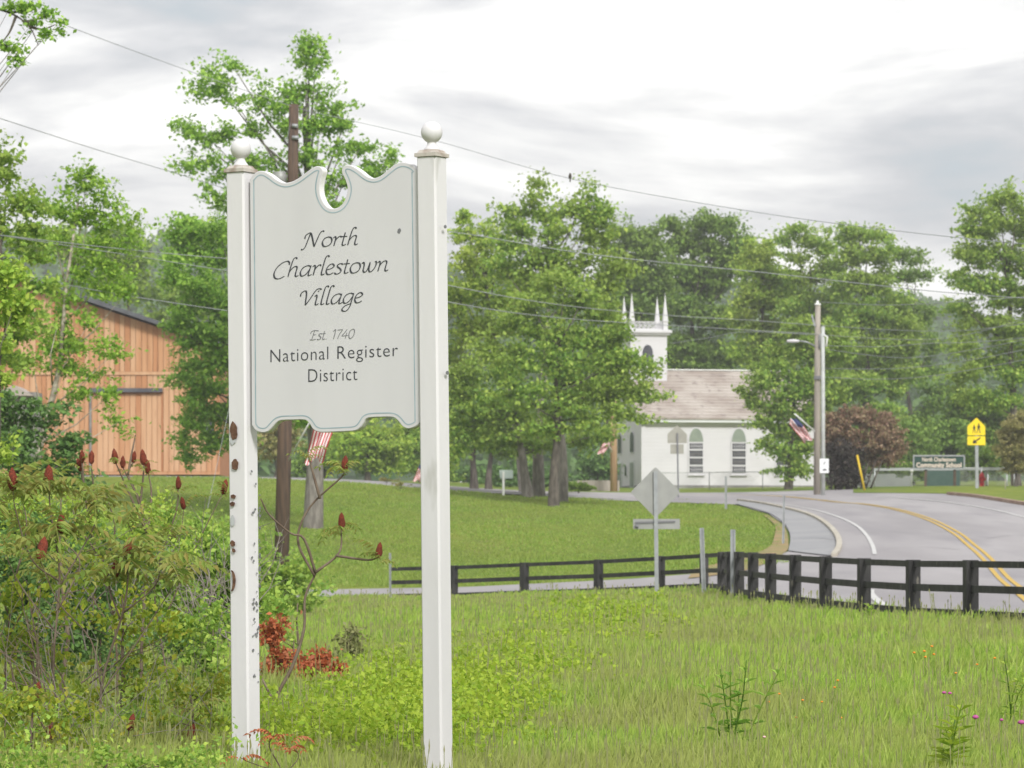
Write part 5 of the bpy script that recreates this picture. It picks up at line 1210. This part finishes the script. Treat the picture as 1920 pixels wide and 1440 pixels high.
# bushes
B('round reddish-brown bush with a dark hollow base beside the tan pole', 178, 1590,
  [(1565, 800, 24, 24), (1600, 780, 34, 20), (1640, 790, 34, 24), (1665, 815, 24, 26), (1560, 830, 20, 24), (1590, 820, 36, 26), (1635, 830, 40, 26), (1675, 845, 18, 22), (1650, 860, 30, 16)],
  'redbush', .17, 1.6, 22, .35, .10, (1600, 820), name='bush', cat='bush', hollow=.3, spire=.6, upb=.2)
M['darkred'] = leafmat('dark_inner_leaves', [(.03, .022, .02), (.06, .045, .04), (.045, .05, .03)], .15)  # near-black leaf faces that fill and darken the bush's lower interior
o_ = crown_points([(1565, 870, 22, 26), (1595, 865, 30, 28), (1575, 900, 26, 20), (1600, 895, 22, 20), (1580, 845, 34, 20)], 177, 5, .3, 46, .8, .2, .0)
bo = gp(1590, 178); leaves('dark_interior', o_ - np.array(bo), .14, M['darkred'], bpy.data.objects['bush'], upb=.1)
mb = MB()
for k in range(9):
    a = gp(1560 + 9*k, 177.6) - bo; mb.tube([a, P(1552 + 13*k, 860, 177.6) - bo], [.06, .03], 5)
mb.build('stem', M['bark'], bpy.data.objects['bush'])
B('rounded olive-tan bush at the right edge by the chain-link fence', 178, 1905,
  [(1895, 815, 26, 28), (1915, 800, 34, 28), (1888, 845, 24, 28), (1920, 845, 36, 30), (1950, 820, 34, 44), (1905, 870, 26, 22)], 'olivebush', .12, 3.0, 26, .28, .1, (1905, 820), name='bush', cat='bush', hollow=.4)
B('bright green bush behind the red hydrant', 196, 1850,
  [(1845, 860, 22, 20), (1865, 875, 18, 14), (1830, 875, 18, 12)], 'hedge', .2, 1.4, 24, .35, .08, (1850, 865), name='bush', cat='bush', hollow=.3)
B('small green bush on top of the school fence', 193, 1770, [(1745, 892, 8, 5), (1775, 893, 26, 5), (1690, 888, 14, 6)], 'hedge', .15, 3, 20, .2, .05, (1770, 893), name='bush', cat='bush', hollow=.1)
B('low clipped hedge below the lawn trees, left of the tan pole', 172, 1085,
  [(1065, 915, 18, 9), (1085, 914, 22, 9), (1103, 917, 14, 7), (1050, 920, 14, 8), (1075, 925, 26, 8)], 'hedge', .12, 4, 26, .16, .05, (1085, 915), name='hedge', cat='hedge', hollow=.3, spire=.1)
for k, (px, py, D_, w_, lab) in enumerate([(1000, 905, 200, 60, 'dark shrub behind the middle tree trunks'), (1120, 880, 215, 34, 'dark shrub left of the church front'), (870, 905, 240, 60, 'dark shrub row behind the parked white car'), (940, 905, 215, 40, 'dark shrub behind the little guide sign')]):
    B(lab, D_, px, [(px - w_*.6, py, w_*.6, 24), (px, py - 8, w_*.6, 26), (px + w_*.6, py, w_*.6, 22)], 'under', .26, .9, 26, .5, .08, (px, py), name='shrub', cat='shrub', hollow=.2)
for k, (px, py, lab) in enumerate([(725, 903, 'pale flowering bush on the crest of the lawn'), (752, 912, 'smaller pale flowering bush lower on the crest')]):
    q_ = at(px, py + 5); B(lab, q_.y, px, [(px - 8, py + 1, 13, 5), (px + 8, py + 1, 13, 5), (px, py - 2, 8, 4)], 'olivebush', .10, 4, 22, .14, .04, (px, py), name='bush', cat='bush', hollow=.2)

# tree shade is real; grassy hummock tufts on the lawn are ground material

# ------------------------------------------------------------------ foreground thicket, left
def bushmass(label, D_, base_px, blobs, m, leaf, dens, per, sprig, name='shrub', upb=.3, flat=.8, spire=.5, hollow=.1, dr=1.0):
    return tree(label, D_, base_px, blobs, m, leaf, dens, per, sprig, .02, (base_px, blobs[0][1]), name=name, bark='twig', cat='shrub', hollow=hollow, flat=flat, spire=spire, upb=upb, dr=dr)
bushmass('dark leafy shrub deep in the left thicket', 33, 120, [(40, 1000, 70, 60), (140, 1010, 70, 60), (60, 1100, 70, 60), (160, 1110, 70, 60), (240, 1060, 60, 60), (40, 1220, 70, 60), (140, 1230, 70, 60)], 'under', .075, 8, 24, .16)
bushmass('green shrub in the thicket behind the left sign post', 36, 380, [(300, 1000, 50, 50), (370, 1030, 60, 50), (430, 1060, 60, 50), (300, 1110, 60, 60), (390, 1130, 70, 60), (470, 1130, 50, 50), (330, 1230, 70, 50), (430, 1220, 60, 50), (240, 1200, 60, 60)], 'midleaf', .07, 8, 24, .16)
bushmass('low grass-green shrub around the foot of the brown pole', 60, 500, [(370, 1000, 50, 24), (430, 1030, 60, 30), (500, 1070, 50, 24), (550, 1080, 40, 20), (480, 1110, 70, 24), (560, 1120, 40, 16), (420, 1090, 50, 30)], 'midleaf', .11, 3.2, 26, .3)
bushmass('bright bush at the left foot of the thicket', 23, 60, [(30, 1120, 46, 40), (20, 1200, 46, 50), (70, 1180, 40, 40), (40, 1280, 50, 40), (100, 1240, 36, 30)], 'vine', .062, 9, 7, .18, upb=.1)
bushmass('yellow-green vine hanging over the middle of the thicket', 22.5, 230, [(240, 1110, 30, 20), (270, 1140, 34, 24), (300, 1180, 34, 26), (240, 1180, 30, 20), (330, 1190, 24, 20), (230, 1240, 34, 26), (300, 1260, 30, 30), (260, 1300, 36, 26), (160, 1100, 30, 24), (190, 1160, 26, 20), (130, 1150, 26, 24), (330, 1300, 24, 30), (140, 1300, 30, 20), (200, 1330, 30, 20), (180, 1060, 30, 20), (260, 1040, 26, 16)], 'vine', .055, 13, 6, .12, name='vine', upb=.1)
bushmass('mid green bush right behind the left post', 26, 400, [(350, 1180, 40, 30), (400, 1150, 30, 26), (390, 1230, 50, 40), (340, 1290, 50, 40), (410, 1300, 40, 40), (300, 1340, 50, 30), (250, 1380, 50, 30)], 'midleaf', .055, 10, 18, .13)
bushmass('leafy green weeds between the sign posts', 30, 560, [(520, 1130, 30, 20), (510, 1180, 30, 20), (540, 1240, 40, 30), (500, 1280, 30, 30), (560, 1320, 40, 24), (530, 1370, 40, 24), (600, 1280, 30, 20)], 'midleaf', .065, 8, 20, .15)
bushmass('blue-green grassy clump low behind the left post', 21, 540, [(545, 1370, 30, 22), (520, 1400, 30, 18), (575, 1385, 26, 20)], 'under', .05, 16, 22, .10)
bushmass('rust-red dead-leaved shrub between the sign posts', 27, 550, [(505, 1200, 16, 10), (530, 1235, 18, 12), (575, 1255, 24, 16), (600, 1265, 18, 12), (530, 1275, 20, 14), (505, 1290, 14, 10), (560, 1290, 22, 14), (535, 1310, 20, 12), (520, 1180, 14, 10), (600, 1240, 20, 16), (625, 1262, 12, 10), (500, 1250, 16, 14), (575, 1310, 22, 12)], 'rust', .05, 26, 20, .09, upb=.2)
bushmass('pale pinkish dry weed patch between the sign posts', 32, 655, [(650, 1200, 16, 18), (665, 1185, 14, 14), (645, 1240, 14, 20), (635, 1260, 12, 12), (670, 1215, 12, 12)], 'seed', .05, 12, 14, .10)
bushmass('yellow-green leafy bush filling the corner left of the left post', 20, 360, [(330, 1300, 36, 26), (380, 1330, 34, 26), (410, 1280, 22, 26), (300, 1340, 36, 24), (360, 1390, 40, 26), (415, 1380, 22, 26), (280, 1400, 40, 24)], 'vine', .042, 15, 12, .11, upb=.2)
bushmass('yellow-green leafy bush in the bottom left corner', 19, 60, [(20, 1330, 40, 30), (70, 1310, 34, 26), (110, 1350, 34, 26), (40, 1400, 44, 26), (120, 1400, 40, 24), (190, 1400, 36, 24), (160, 1340, 30, 22)], 'vine', .042, 14, 12, .11, upb=.2)
bushmass('tangled weeds and stems at the bottom edge before the thicket', 16.5, 200, [(20, 1420, 60, 26), (110, 1425, 60, 22), (200, 1425, 60, 24), (290, 1425, 60, 22), (380, 1420, 50, 26)], 'midleaf', .034, 16, 14, .10)
bushmass('low tangled green weeds along the bottom of the thicket', 20.5, 150, [(20, 1340, 60, 40), (90, 1360, 50, 34), (160, 1370, 50, 30), (240, 1350, 50, 34), (320, 1370, 50, 30), (390, 1370, 40, 30), (60, 1410, 60, 24), (200, 1410, 60, 22), (340, 1410, 60, 20)], 'midleaf', .036, 14, 16, .10)
bushmass('dark green shrub behind the arching sumac', 27, 190, [(150, 1180, 60, 50), (230, 1270, 60, 50), (90, 1280, 60, 50), (170, 1320, 60, 40), (330, 1190, 50, 40), (60, 1180, 50, 40), (20, 1060, 40, 50), (110, 1050, 50, 40), (200, 1090, 50, 40)], 'under', .055, 12, 18, .14)  # darker green undergrowth leaf colour
bushmass('pale green feathery growth at the top of the thicket', 24, 120, [(60, 930, 50, 20), (120, 960, 50, 24), (30, 980, 40, 30), (180, 990, 50, 24), (120, 1020, 40, 24), (260, 1010, 40, 30), (300, 960, 24, 30), (330, 1040, 40, 24)], 'brightleaf', .040, 9, 14, .12, upb=.2)
# dead twigs
tw_i = 0
def twigs(label, cx, cy, rx_, ry_, D_, n, m='deadtwig', r=.006):
    o0 = gp(cx, D_); mb = MB()
    for i in range(n):
        a = P(cx + rng.uniform(-rx_, rx_), cy + rng.uniform(0, ry_), D_ + rng.uniform(-.8, .8)); ang = rng.uniform(-.9, .9)
        L_ = rng.uniform(.3, .9); pts = [a]
        for k in range(4): ang += rng.normal()*.25; pts.append(pts[-1] + Vector((sin(ang)*L_/4, rng.normal()*.04, cos(ang)*L_/4)))
        mb.tube([p - o0 for p in pts], [r, r*.8, r*.6, r*.45, r*.25], 4, cap=False)
        for q in range(2):
            s_ = pts[2 + q]; a2 = ang + rng.choice([-1, 1])*rng.uniform(.4, .9); mb.tube([s_ - o0, s_ + Vector((sin(a2)*L_*.2, 0, cos(a2)*L_*.2)) - o0], [r*.5, r*.2], 4, cap=False)
    mb.tube([Vector((0, 0, -.1)), P(cx, cy + ry_, D_) - o0], [r*2, r], 5)
    t = mb.build('dead_brush', M[m]); t.location = o0; tag(t, label, 'brush', None)
twigs('grey dead twigs behind the middle of the left thicket', 180, 1110, 130, 120, 25, 34)
twigs('pale dead brush just left of the left sign post', 400, 1120, 50, 100, 28, 40)
twigs('dead brush low in the left corner', 90, 1270, 90, 100, 22, 18, 'twig')
twigs('tan dry stems low in front of the thicket', 200, 1340, 200, 90, 19.5, 40, 'deadtwig', .0022)

# ------------------------------------------------------------------ sumacs
def frond_mesh(n_pairs=8, L_=.34, name='leaf', seed=0):
    rg = np.random.default_rng(seed); V = []; Fq = []
    def lf(p, d, s_, wv):
        side = d.cross(Vector((0, 0, 1))).normalized(); b = len(V)
        V.extend([p, p + d*s_*.45 + side*wv + Vector((0, 0, .006)), p + d*s_ + Vector((0, 0, -s_*.35)), p + d*s_*.45 - side*wv + Vector((0, 0, .006))]); Fq.append((b, b+1, b+2, b+3))
    for i in range(n_pairs):
        t = (i + 1.2) / (n_pairs + .6); x = L_ * t; z = .10*sin(t*2.6)*L_/.34 - .10*t*t*L_/.34
        s_ = .085 * (1 - .55*abs(t - .45)) * L_/.34
        for sg_ in (-1, 1):
            lf(Vector((x, sg_*.003, z)), Vector((.38, sg_, -.35 + rg.uniform(-.2, .15))).normalized(), s_*rg.uniform(.9, 1.15), s_*.23)
    lf(Vector((L_, 0, z)), Vector((1, 0, -.5)).normalized(), .07*L_/.34, .013)
    b = len(V); k = 7      # rachis
    for i in range(k):
        t = i/(k-1); x = L_*t; z = .10*sin(t*2.6)*L_/.34 - .10*t*t*L_/.34; V.extend([Vector((x, -.0022, z)), Vector((x, .0022, z + .001))])
    for i in range(k-1): Fq.append((b+2*i, b+2*i+1, b+2*i+3, b+2*i+2))
    me = bpy.data.meshes.new(name); me.from_pydata([tuple(v) for v in V], [], Fq); me.materials.append(M['sumac']); return me
FR = [frond_mesh(8, .34, 'leaf', 1), frond_mesh(7, .28, 'leaf', 2), frond_mesh(9, .38, 'leaf', 3), frond_mesh(6, .22, 'leaf', 4)]
def cone_mesh():
    mb = MB(); prof = [(.001, 0), (.016, .008), (.026, .03), (.029, .055), (.026, .085), (.018, .112), (.009, .13), (.001, .14)]
    mb.lathe((0, 0, 0), prof, 10); o = mb.build('seed_cone', M['cone']); me = o.data
    co = np.array([v.co for v in me.vertices]); 
    for v in me.vertices:
        k = 1 + rng.uniform(-.18, .18); v.co.x *= k; v.co.y *= k
    bpy.data.objects.remove(o); return me
CM = cone_mesh()
def sumac(label, D_, base, stems, cones=(), nf=6, fs=1.0, thick=.009, name='sumac_shrub', bare=()):
    """stems: pixel polylines from the base up; a frond whorl at each stem's end"""
    o0 = gp(base, D_); t = thing(name, label, 'shrub', 'sumac shrubs in the thicket', loc=o0); first = True
    mb = MB()
    for k, st in enumerate(stems):
        off = rng.uniform(-.25, .25)
        pts = catmull([(P(a, b, D_ + off*(i/len(st)))) - o0 for i, (a, b) in enumerate(st)], 4); n = len(pts)
        r_0 = thick if k == 0 else thick*.7
        mb.tube(pts, list(np.linspace(r_0, r_0*.45, n)), 6)
        e_ = pts[-1]; cone = k in cones
        if k not in bare:
            a0 = rng.uniform(0, 6); m_n = nf + int(rng.integers(-1, 2))
            for q in range(m_n):
                o = bpy.data.objects.new('leaf', FR[int(rng.integers(0, 4))]); link(o, t)
                a_ = a0 + 2*pi*q/m_n + rng.uniform(-.3, .3); s_ = fs*rng.uniform(.65, 1.1)
                o.location = e_ + Vector((0, 0, rng.uniform(-.06, .0))); o.rotation_euler = (rng.uniform(-.3, .3), rng.uniform(-.75, .15), a_); o.scale = (s_,)*3
        if cone:
            o = bpy.data.objects.new('seed_cone', CM); link(o, t); s_ = rng.uniform(.8, 1.05)*(1.15 if fs > .9 else .85)
            o.location = e_ - Vector((0, 0, .01)); o.rotation_euler = (rng.uniform(-.2, .2), rng.uniform(-.25, .25), rng.uniform(0, 6)); o.scale = (s_,)*3
    mb.build('stem', M['twig'], t)
    return t
sumac('sumac with the tallest crimson cone at the left, in front of the dark tree', 22, 100,
      [[(110, 1440), (100, 1250), (112, 1080), (95, 960), (92, 915)], [(112, 1090), (60, 1050), (30, 960), (24, 918)], [(105, 1150), (150, 1060), (125, 1020), (115, 998)], [(112, 1100), (170, 1000), (190, 950)], [(100, 1180), (40, 1100), (10, 1040)]], (0, 1, 2), 8, 1.05)
sumac('sumac with a pair of small red cones standing before the barn door', 27, 175,
      [[(180, 1440), (172, 1200), (180, 1050), (160, 930), (154, 866)], [(180, 1050), (176, 930), (171, 868)], [(176, 1020), (158, 930), (152, 882)], [(178, 1080), (215, 1000), (200, 930)]], (0, 1, 2), 2, .45, .014)
sumac('many-coned bare-stemmed sumac before the barn', 26, 262,
      [[(270, 1440), (265, 1230), (276, 1010), (258, 930), (240, 890), (250, 866)], [(276, 1000), (256, 930), (230, 876)], [(276, 1000), (240, 920), (217, 868)], [(262, 950), (268, 900), (270, 870)], [(276, 1010), (284, 930), (278, 886)], [(240, 890), (248, 845), (254, 816)]], (0, 1, 2, 3, 4), 2, .4, .014)
sumac('sumac carrying two cones above the lawn, left of the left post', 25, 320,
      [[(330, 1440), (310, 1250), (290, 1100), (330, 960), (334, 915)], [(290, 1100), (335, 1010), (345, 953)], [(300, 1180), (370, 1020), (418, 925)]], (0, 1, 2), 3, .5, .009)
sumac('arching sumac with reddish new leaves in the middle of the thicket', 21.5, 215,
      [[(195, 1440), (190, 1290), (230, 1150), (240, 1080), (237, 1044)], [(225, 1160), (205, 1100), (216, 1080)], [(190, 1290), (170, 1200), (110, 1130), (75, 1050)], [(230, 1150), (290, 1100), (300, 1060)], [(190, 1300), (260, 1200), (330, 1090)]], (0, 1, 2), 8, .95)
sumac('low sumac with small cones along the bottom left', 19.5, 160,
      [[(150, 1470), (120, 1400), (92, 1385)], [(150, 1460), (80, 1360), (65, 1312)], [(170, 1470), (230, 1420), (242, 1368)], [(180, 1470), (300, 1430), (355, 1390)], [(140, 1480), (20, 1400), (10, 1340)], [(190, 1470), (330, 1380), (370, 1330)]], (0, 1, 2, 3), 7, .7, .009)
sumac('feathery sumac in the far left corner', 23, 5,
      [[(20, 1450), (10, 1250), (30, 1080), (60, 1010)], [(15, 1150), (-20, 1050), (0, 960)], [(30, 1080), (50, 990), (40, 930)], [(12, 1200), (60, 1120), (90, 1080)]], (), 8, 1.1)
sumac('sumac with fresh fronds between the two cone-bearing ones', 24.5, 200,
      [[(215, 1450), (220, 1250), (200, 1080), (150, 990), (130, 940)], [(200, 1080), (250, 1020), (240, 980)], [(210, 1150), (290, 1090), (310, 1010)], [(210, 1180), (160, 1100), (140, 1060)]], (), 7, .95)
sumac('forked sumac stem with three cones between the sign posts', 23.5, 505,
      [[(505, 1440), (515, 1320), (548, 1250), (570, 1180), (572, 1120), (592, 1075)], [(592, 1075), (570, 1010), (545, 1000), (505, 965), (489, 935)], [(590, 1080), (560, 1022), (565, 980), (590, 940), (640, 895), (645, 882)], [(592, 1073), (636, 1036), (640, 990)], [(630, 1042), (690, 1050), (708, 1044)], [(600, 935), (585, 880), (577, 850)], [(515, 1320), (480, 1250)]], (2, 3, 4), 6, .62, .015, bare=(0, 1, 6))
sumac('small rusty-leaved sumac at the foot of the left post', 17.0, 540,
      [[(540, 1520), (530, 1450), (505, 1400), (515, 1375)], [(530, 1450), (470, 1430), (450, 1420)], [(530, 1455), (560, 1420), (545, 1395)]], (), 3, .42, .005)
for o in bpy.data.objects:
    if o.name.startswith('leaf') and o.parent and 'rusty' in o.parent.get('label', ''):
        o.data = o.data.copy(); o.data.materials[0] = M['rust']

# ------------------------------------------------------------------ tall grass
def grass_field():
    n = 400000
    # density falls with distance so that it stays even in the picture
    D_ = 11.0 * (86/11.0) ** rng.random(n*2)
    px = rng.uniform(-120, 2040, n*2); x = (px - 960)/F*D_
    # right of the frame the field ends at the fence and road
    fx = np.interp(D_, [40, 43, 47, 52, 59, 64, 70, 76, 79, 81, 83.4, 84.6, 86], [8, 6.6, 5.9, 5.35, 4.75, 4.4, 4.4, 4.3, 2.6, .9, -2.9, -7, -30])
    keep = (x < fx) | (D_ < 42)
    keep &= ~((D_ < 17) & (rng.random(n*2) < .35))
    D_, x, px = D_[keep][:n], x[keep][:n], px[keep][:n]; n_ = len(D_)
    D_ = D_ + rng.uniform(-.2, .2, n_)
    nz = .5 + .5*np.sin(x*1.1 + D_*.5)*np.sin(D_*.35 - x*.6)
    h = rng.uniform(.12, .34, n_) * (.75 + .4*nz); h *= np.interp(D_, [11, 20, 30, 60, 70], [.45, .75, 1.25, 1.1, .75])
    left = px < 620; h *= np.where(left & (D_ > 30), .9, 1)
    wd = D_ * .00042 * rng.uniform(.6, 1.4, n_) + .0016
    z = Gh(x, D_); base = np.stack([x, D_, z - .02], -1)
    a = rng.uniform(0, 2*pi, n_); side = np.stack([np.cos(a)*.9 + .3, np.sin(a)*.35, np.zeros(n_)], -1); side = unit(side) * wd[:, None]
    lean = np.stack([rng.normal(size=n_)*.20 + .06, rng.normal(size=n_)*.2, np.zeros(n_)], -1) * h[:, None]
    mid = base + lean*.35 + np.stack([0*h, 0*h, h*.6], -1); tip = base + lean + np.stack([0*h, 0*h, h], -1)
    V = np.stack([base - side, mid + side, tip, mid - side*.8], 1).reshape(-1, 3)
    T = np.arange(4*n_)
    tag(mesh_np('tall_grass', V, T, 4, M['grass']), 'tall uncut grass filling the field before the fence', kind='stuff')
    # seed heads on thin stalks
    k = rng.choice(n_, 9000, replace=False); k = k[(D_[k] > 14)]
    bx, bd, hh = x[k], D_[k], h[k]*rng.uniform(1.15, 1.6, len(k)); zb = Gh(bx, bd)
    ln = np.stack([rng.normal(size=len(k))*.10, rng.normal(size=len(k))*.1, np.zeros(len(k))], -1)*hh[:, None]
    tp = np.stack([bx, bd, zb + hh], -1) + ln; bs = np.stack([bx, bd, zb], -1); w2 = np.stack([bd*.00006 + .0006, 0*bd, 0*bd], -1)
    V1 = np.stack([bs - w2, bs + w2, tp + w2, tp - w2], 1).reshape(-1, 3)
    hl = np.stack([0*bd, 0*bd, .03 + .015*rng.random(len(k))], -1); w3 = w2*2.4
    V2 = np.stack([tp - hl, tp + w3, tp + hl*.9, tp - w3], 1).reshape(-1, 3)
    V = np.concatenate([V1, V2]); tag(mesh_np('seeding_grass', V, np.arange(len(V)).reshape(-1, 4), 4, M['seed']), 'thin tan seeding grass stalks among the green field', kind='stuff')
grass_field()
def lawn_tufts():
    n = 150000; D_ = 93.5 * (168/93.5) ** rng.random(n); px = rng.uniform(250, 1500, n); x = (px - 960)/F*D_
    le = sorted([(p.y, p.x) for p in LE]); ex = np.interp(D_, [a[0] for a in le], [a[1] for a in le]) - .15
    ok = (x < ex) & ~((D_ > last + 1.0)) & ~((D_ < 96) & (x > 2.5)); D_, x = D_[ok][:80000], x[ok][:80000]; n = len(D_)
    pt = np.sin(x*.9 + D_*.31)*np.sin(x*.37 - D_*.23); h = rng.uniform(.03, .09, n)*(1 + .5*pt); w_ = rng.uniform(.012, .03, n)
    z = Gh(x, D_); b = np.stack([x, D_, z - .01], -1); a = rng.uniform(0, pi, n); sd = np.stack([np.cos(a), np.sin(a), 0*a], -1)*w_[:, None]
    up = np.stack([rng.normal(size=n)*.03, rng.normal(size=n)*.03, h], -1)
    V = np.stack([b - sd, b + sd, b + up + sd*.4, b + up - sd*.4], 1).reshape(-1, 3)
    tag(mesh_np('lawn_grass', V, np.arange(4*n).reshape(-1, 4), 4, M['lawnblade']), 'short mown grass tufts over the sloping lawn', kind='stuff')
M['lawnblade'] = leafmat('lawn_grass_blades', [(0.161, 0.281, 0.034), (0.218, 0.343, 0.045), (0.285, 0.395, 0.062), (0.323, 0.385, 0.101), (0.190, 0.312, 0.039)], .4, big=(0.266, 0.323, 0.062), bscale=.3)
lawn_tufts()
# lime leafy weeds: band running from bottom centre to the right of the fence corner
def weeds():
    C = []; 
    n = 8500
    for i in range(n):
        t = rng.random(); bx = np.interp(t, [0, .35, .7, 1], [600, 820, 1010, 1190]); by = np.interp(t, [0, .35, .7, 1], [1400, 1330, 1235, 1140])
        px = bx + rng.normal()*85*(1.1 - .5*t); py = by + rng.normal()*48*(1.1 - .6*t)
        if py > 1460 or py < 1128: continue
        D_ = float(np.interp(py, [1128, 1160, 1200, 1250, 1320, 1400, 1460], [64, 50, 39, 31, 24.5, 20, 18])) + rng.uniform(-.5, .5); x = (px - 960)/F*D_; hh = rng.uniform(.18, .42)
        if sin(x*2.3 + D_*.9)*sin(D_*.55 - x*1.7) + rng.normal()*.4 < -.15: continue
        m_ = 20; zz = rng.uniform(.1, 1, m_)*hh; C.append(np.stack([x + rng.normal(size=m_)*.05, D_ + rng.normal(size=m_)*.06, float(Gh(x, D_)) + zz], -1))
    C = np.concatenate(C); sz = .014 + .0013*C[:, 1]
    V = leaf_arrays(C, sz * rng.uniform(.7, 1.3, len(C)), .4, .55)
    tag(mesh_np('ground_cover', V, np.arange(len(V)).reshape(-1, 4), 4, M['lime']), 'lime green leafy weeds in a band across the field', kind='stuff')
weeds()
# single leafy plants
def stemplant(label, px, D_, hpx, n_st, m, leafL, name='leafy_plant', spread=.25, drop=.3, nl=16):
    o0 = gp(px, D_); t = thing(name, label, 'plant', loc=o0); mb = MB(); V = []
    for s_ in range(n_st):
        h = hpx*S(D_)*rng.uniform(.75, 1.05); ex = Vector((rng.normal()*spread*h, rng.normal()*.1, h)); pts = catmull([Vector((rng.normal()*.03, 0, -.05)), ex*.5 + Vector((rng.normal()*.02, 0, .03)), ex], 4)
        mb.tube(pts, list(np.linspace(.006, .003, len(pts))), 5)
        for q in range(nl):
            u = .25 + .75*q/nl; p = pts[min(int(u*(len(pts)-1)), len(pts)-1)]; a = q*2.4; L_ = leafL*(1.15 - .5*u)*rng.uniform(.8, 1.1)
            d = Vector((cos(a), sin(a), .55 + .6*(u - .5))).normalized(); sd_ = d.cross(Vector((0, 0, 1))).normalized(); wv = L_*.14
            V += [p, p + d*L_*.45 + sd_*wv, p + d*L_ - Vector((0, 0, L_*drop)), p + d*L_*.45 - sd_*wv]
    mb.build('stem', M['hedge'], t); mesh_np('foliage', np.array([tuple(v) for v in V]), np.arange(len(V)).reshape(-1, 4), 4, m, t); return t
stemplant('tall clump of dark milkweed-like leaves low in the grass, right of centre', 1375, 20, 190, 6, M['mapleleaf'], .13, spread=.22)
stemplant('lime green lance-leaved plant near the bottom right corner', 1775, 17.5, 190, 3, M['lime'], .15, spread=.12, nl=20)
stemplant('leafy sprig poking above the grass against the fence rails', 1628, 44, 75, 3, M['brightleaf'], .16, spread=.1)
stemplant('feathery green plant at the right edge of the grass', 1905, 22, 170, 4, M['brightleaf'], .10)
stemplant('dark weed stem in front of the grass, centre bottom', 765, 20, 150, 2, M['mapleleaf'], .09, spread=.1)
# flowers
M['pink'] = mat('pink_clover', (.45, .10, .30), .8, (.35, .06, .2), 40, 3); M['orange'] = mat('orange_petals', (.70, .24, .02), .7); M['palepink'] = mat('pale_pink_petals', (.65, .40, .40), .7)
fl_k = MB(); fl_k.lathe((0, 0, 0), [(.001, -.6), (.6, -.45), (1, 0), (.75, .55), (.3, .85), (.001, .9)], 8); tmp = fl_k.build('bloom', M['pink']); FLM = tmp.data; bpy.data.objects.remove(tmp)
def flower(px, py, D_, r, m, label, grp, name):
    o0 = gp(px, D_); top = P(px, py, D_) - o0; t = thing(name, label, 'flower', grp, loc=o0)
    mb = MB(); mb.tube([Vector((rng.normal()*.02, 0, -.02)), top*.5 + Vector((rng.normal()*.015, 0, 0)), top], [.003, .0025, .002], 5); mb.build('stem', M['hedge'], t)
    me = FLM.copy(); me.materials[0] = m; b = bpy.data.objects.new('bloom', me); link(b, t); b.location = top; b.scale = (r, r, r*.8)
for px, py, r, lab in [(1770, 1299, .013, 'left bloom of the pair of pink clovers'), (1781, 1300, .012, 'right bloom of the pair of pink clovers'), (1829, 1345, .019, 'large pink clover left of the lime plant tip'), (1878, 1350, .012, 'small pink clover between two larger ones'), (1915, 1355, .021, 'largest pink clover at the right edge'), (1433, 1382, .010, 'tiny pale pink bloom low in the middle grass')]:
    flower(px, py, 18.5, r, M['palepink'] if 'pale' in lab else M['pink'], lab, 'pink clover blooms', 'clover_flower')
for i, (px, py) in enumerate([(1747, 1212), (1733, 1221), (1735, 1232), (1714, 1224), (1751, 1227), (1571, 1276), (1565, 1289), (1461, 1301), (1441, 1316), (1792, 1262), (1832, 1246), (1505, 1313), (1456, 1364), (1577, 1346), (1493, 1345), (1541, 1316), (1865, 1234)]):
    flower(px, py, 27 if py < 1240 else 21, .013 if py < 1240 else .009, M['orange'], 'tiny orange hawkweed bloom standing among the tall grass', 'orange hawkweed blooms', 'hawkweed_flower')
# a stump and a stone
o0 = gp(600, 20.5); t = thing('dead_stump', 'small dark broken stump low between the sign posts', 'stump', loc=o0); mb = MB()
for (a, b, r) in [((592, 1400), (600, 1345), .018), ((604, 1398), (612, 1350), .014), ((596, 1370), (606, 1328), .008), ((600, 1365), (622, 1340), .008)]: mb.tube([P(*a, 20.5) - o0 - Vector((0, 0, .12)), P(*b, 20.5) - o0], [r*1.3, r*.6], 6)
mb.build('wood', M['pole'], t)
mb = MB(); mb.lathe((0, 0, -.03), [(.001, -.05), (.07, -.03), (.075, .03), (.045, .075), (.001, .085)], 9); o = mb.build('stone', M['rock']); o.location = P(416, 1456, 16.5); o.scale = (1, .8, .75); tag(o, 'pale stone at the bottom edge left of the left post', 'stone')

# ------------------------------------------------------------------ haze
hz_ = MB(); hz_.box((0, 900, 60), (2600, 2100, 126)); ho = hz_.build('haze', None)
hm = bpy.data.materials.new('thin_air'); hm.use_nodes = True; t_ = hm.node_tree; t_.nodes.clear(); oo = t_.nodes.new('ShaderNodeOutputMaterial'); pv = t_.nodes.new('ShaderNodeVolumePrincipled')
pv.inputs['Color'].default_value = (.92, .92, .92, 1); pv.inputs['Density'].default_value = .00052; pv.inputs['Anisotropy'].default_value = .3
t_.links.new(pv.outputs[0], oo.inputs['Volume']); ho.data.materials.clear(); ho.data.materials.append(hm); ho['kind'] = 'stuff'; ho['label'] = 'thin pale haze over the village and hill'

print('LEAVES', NL)
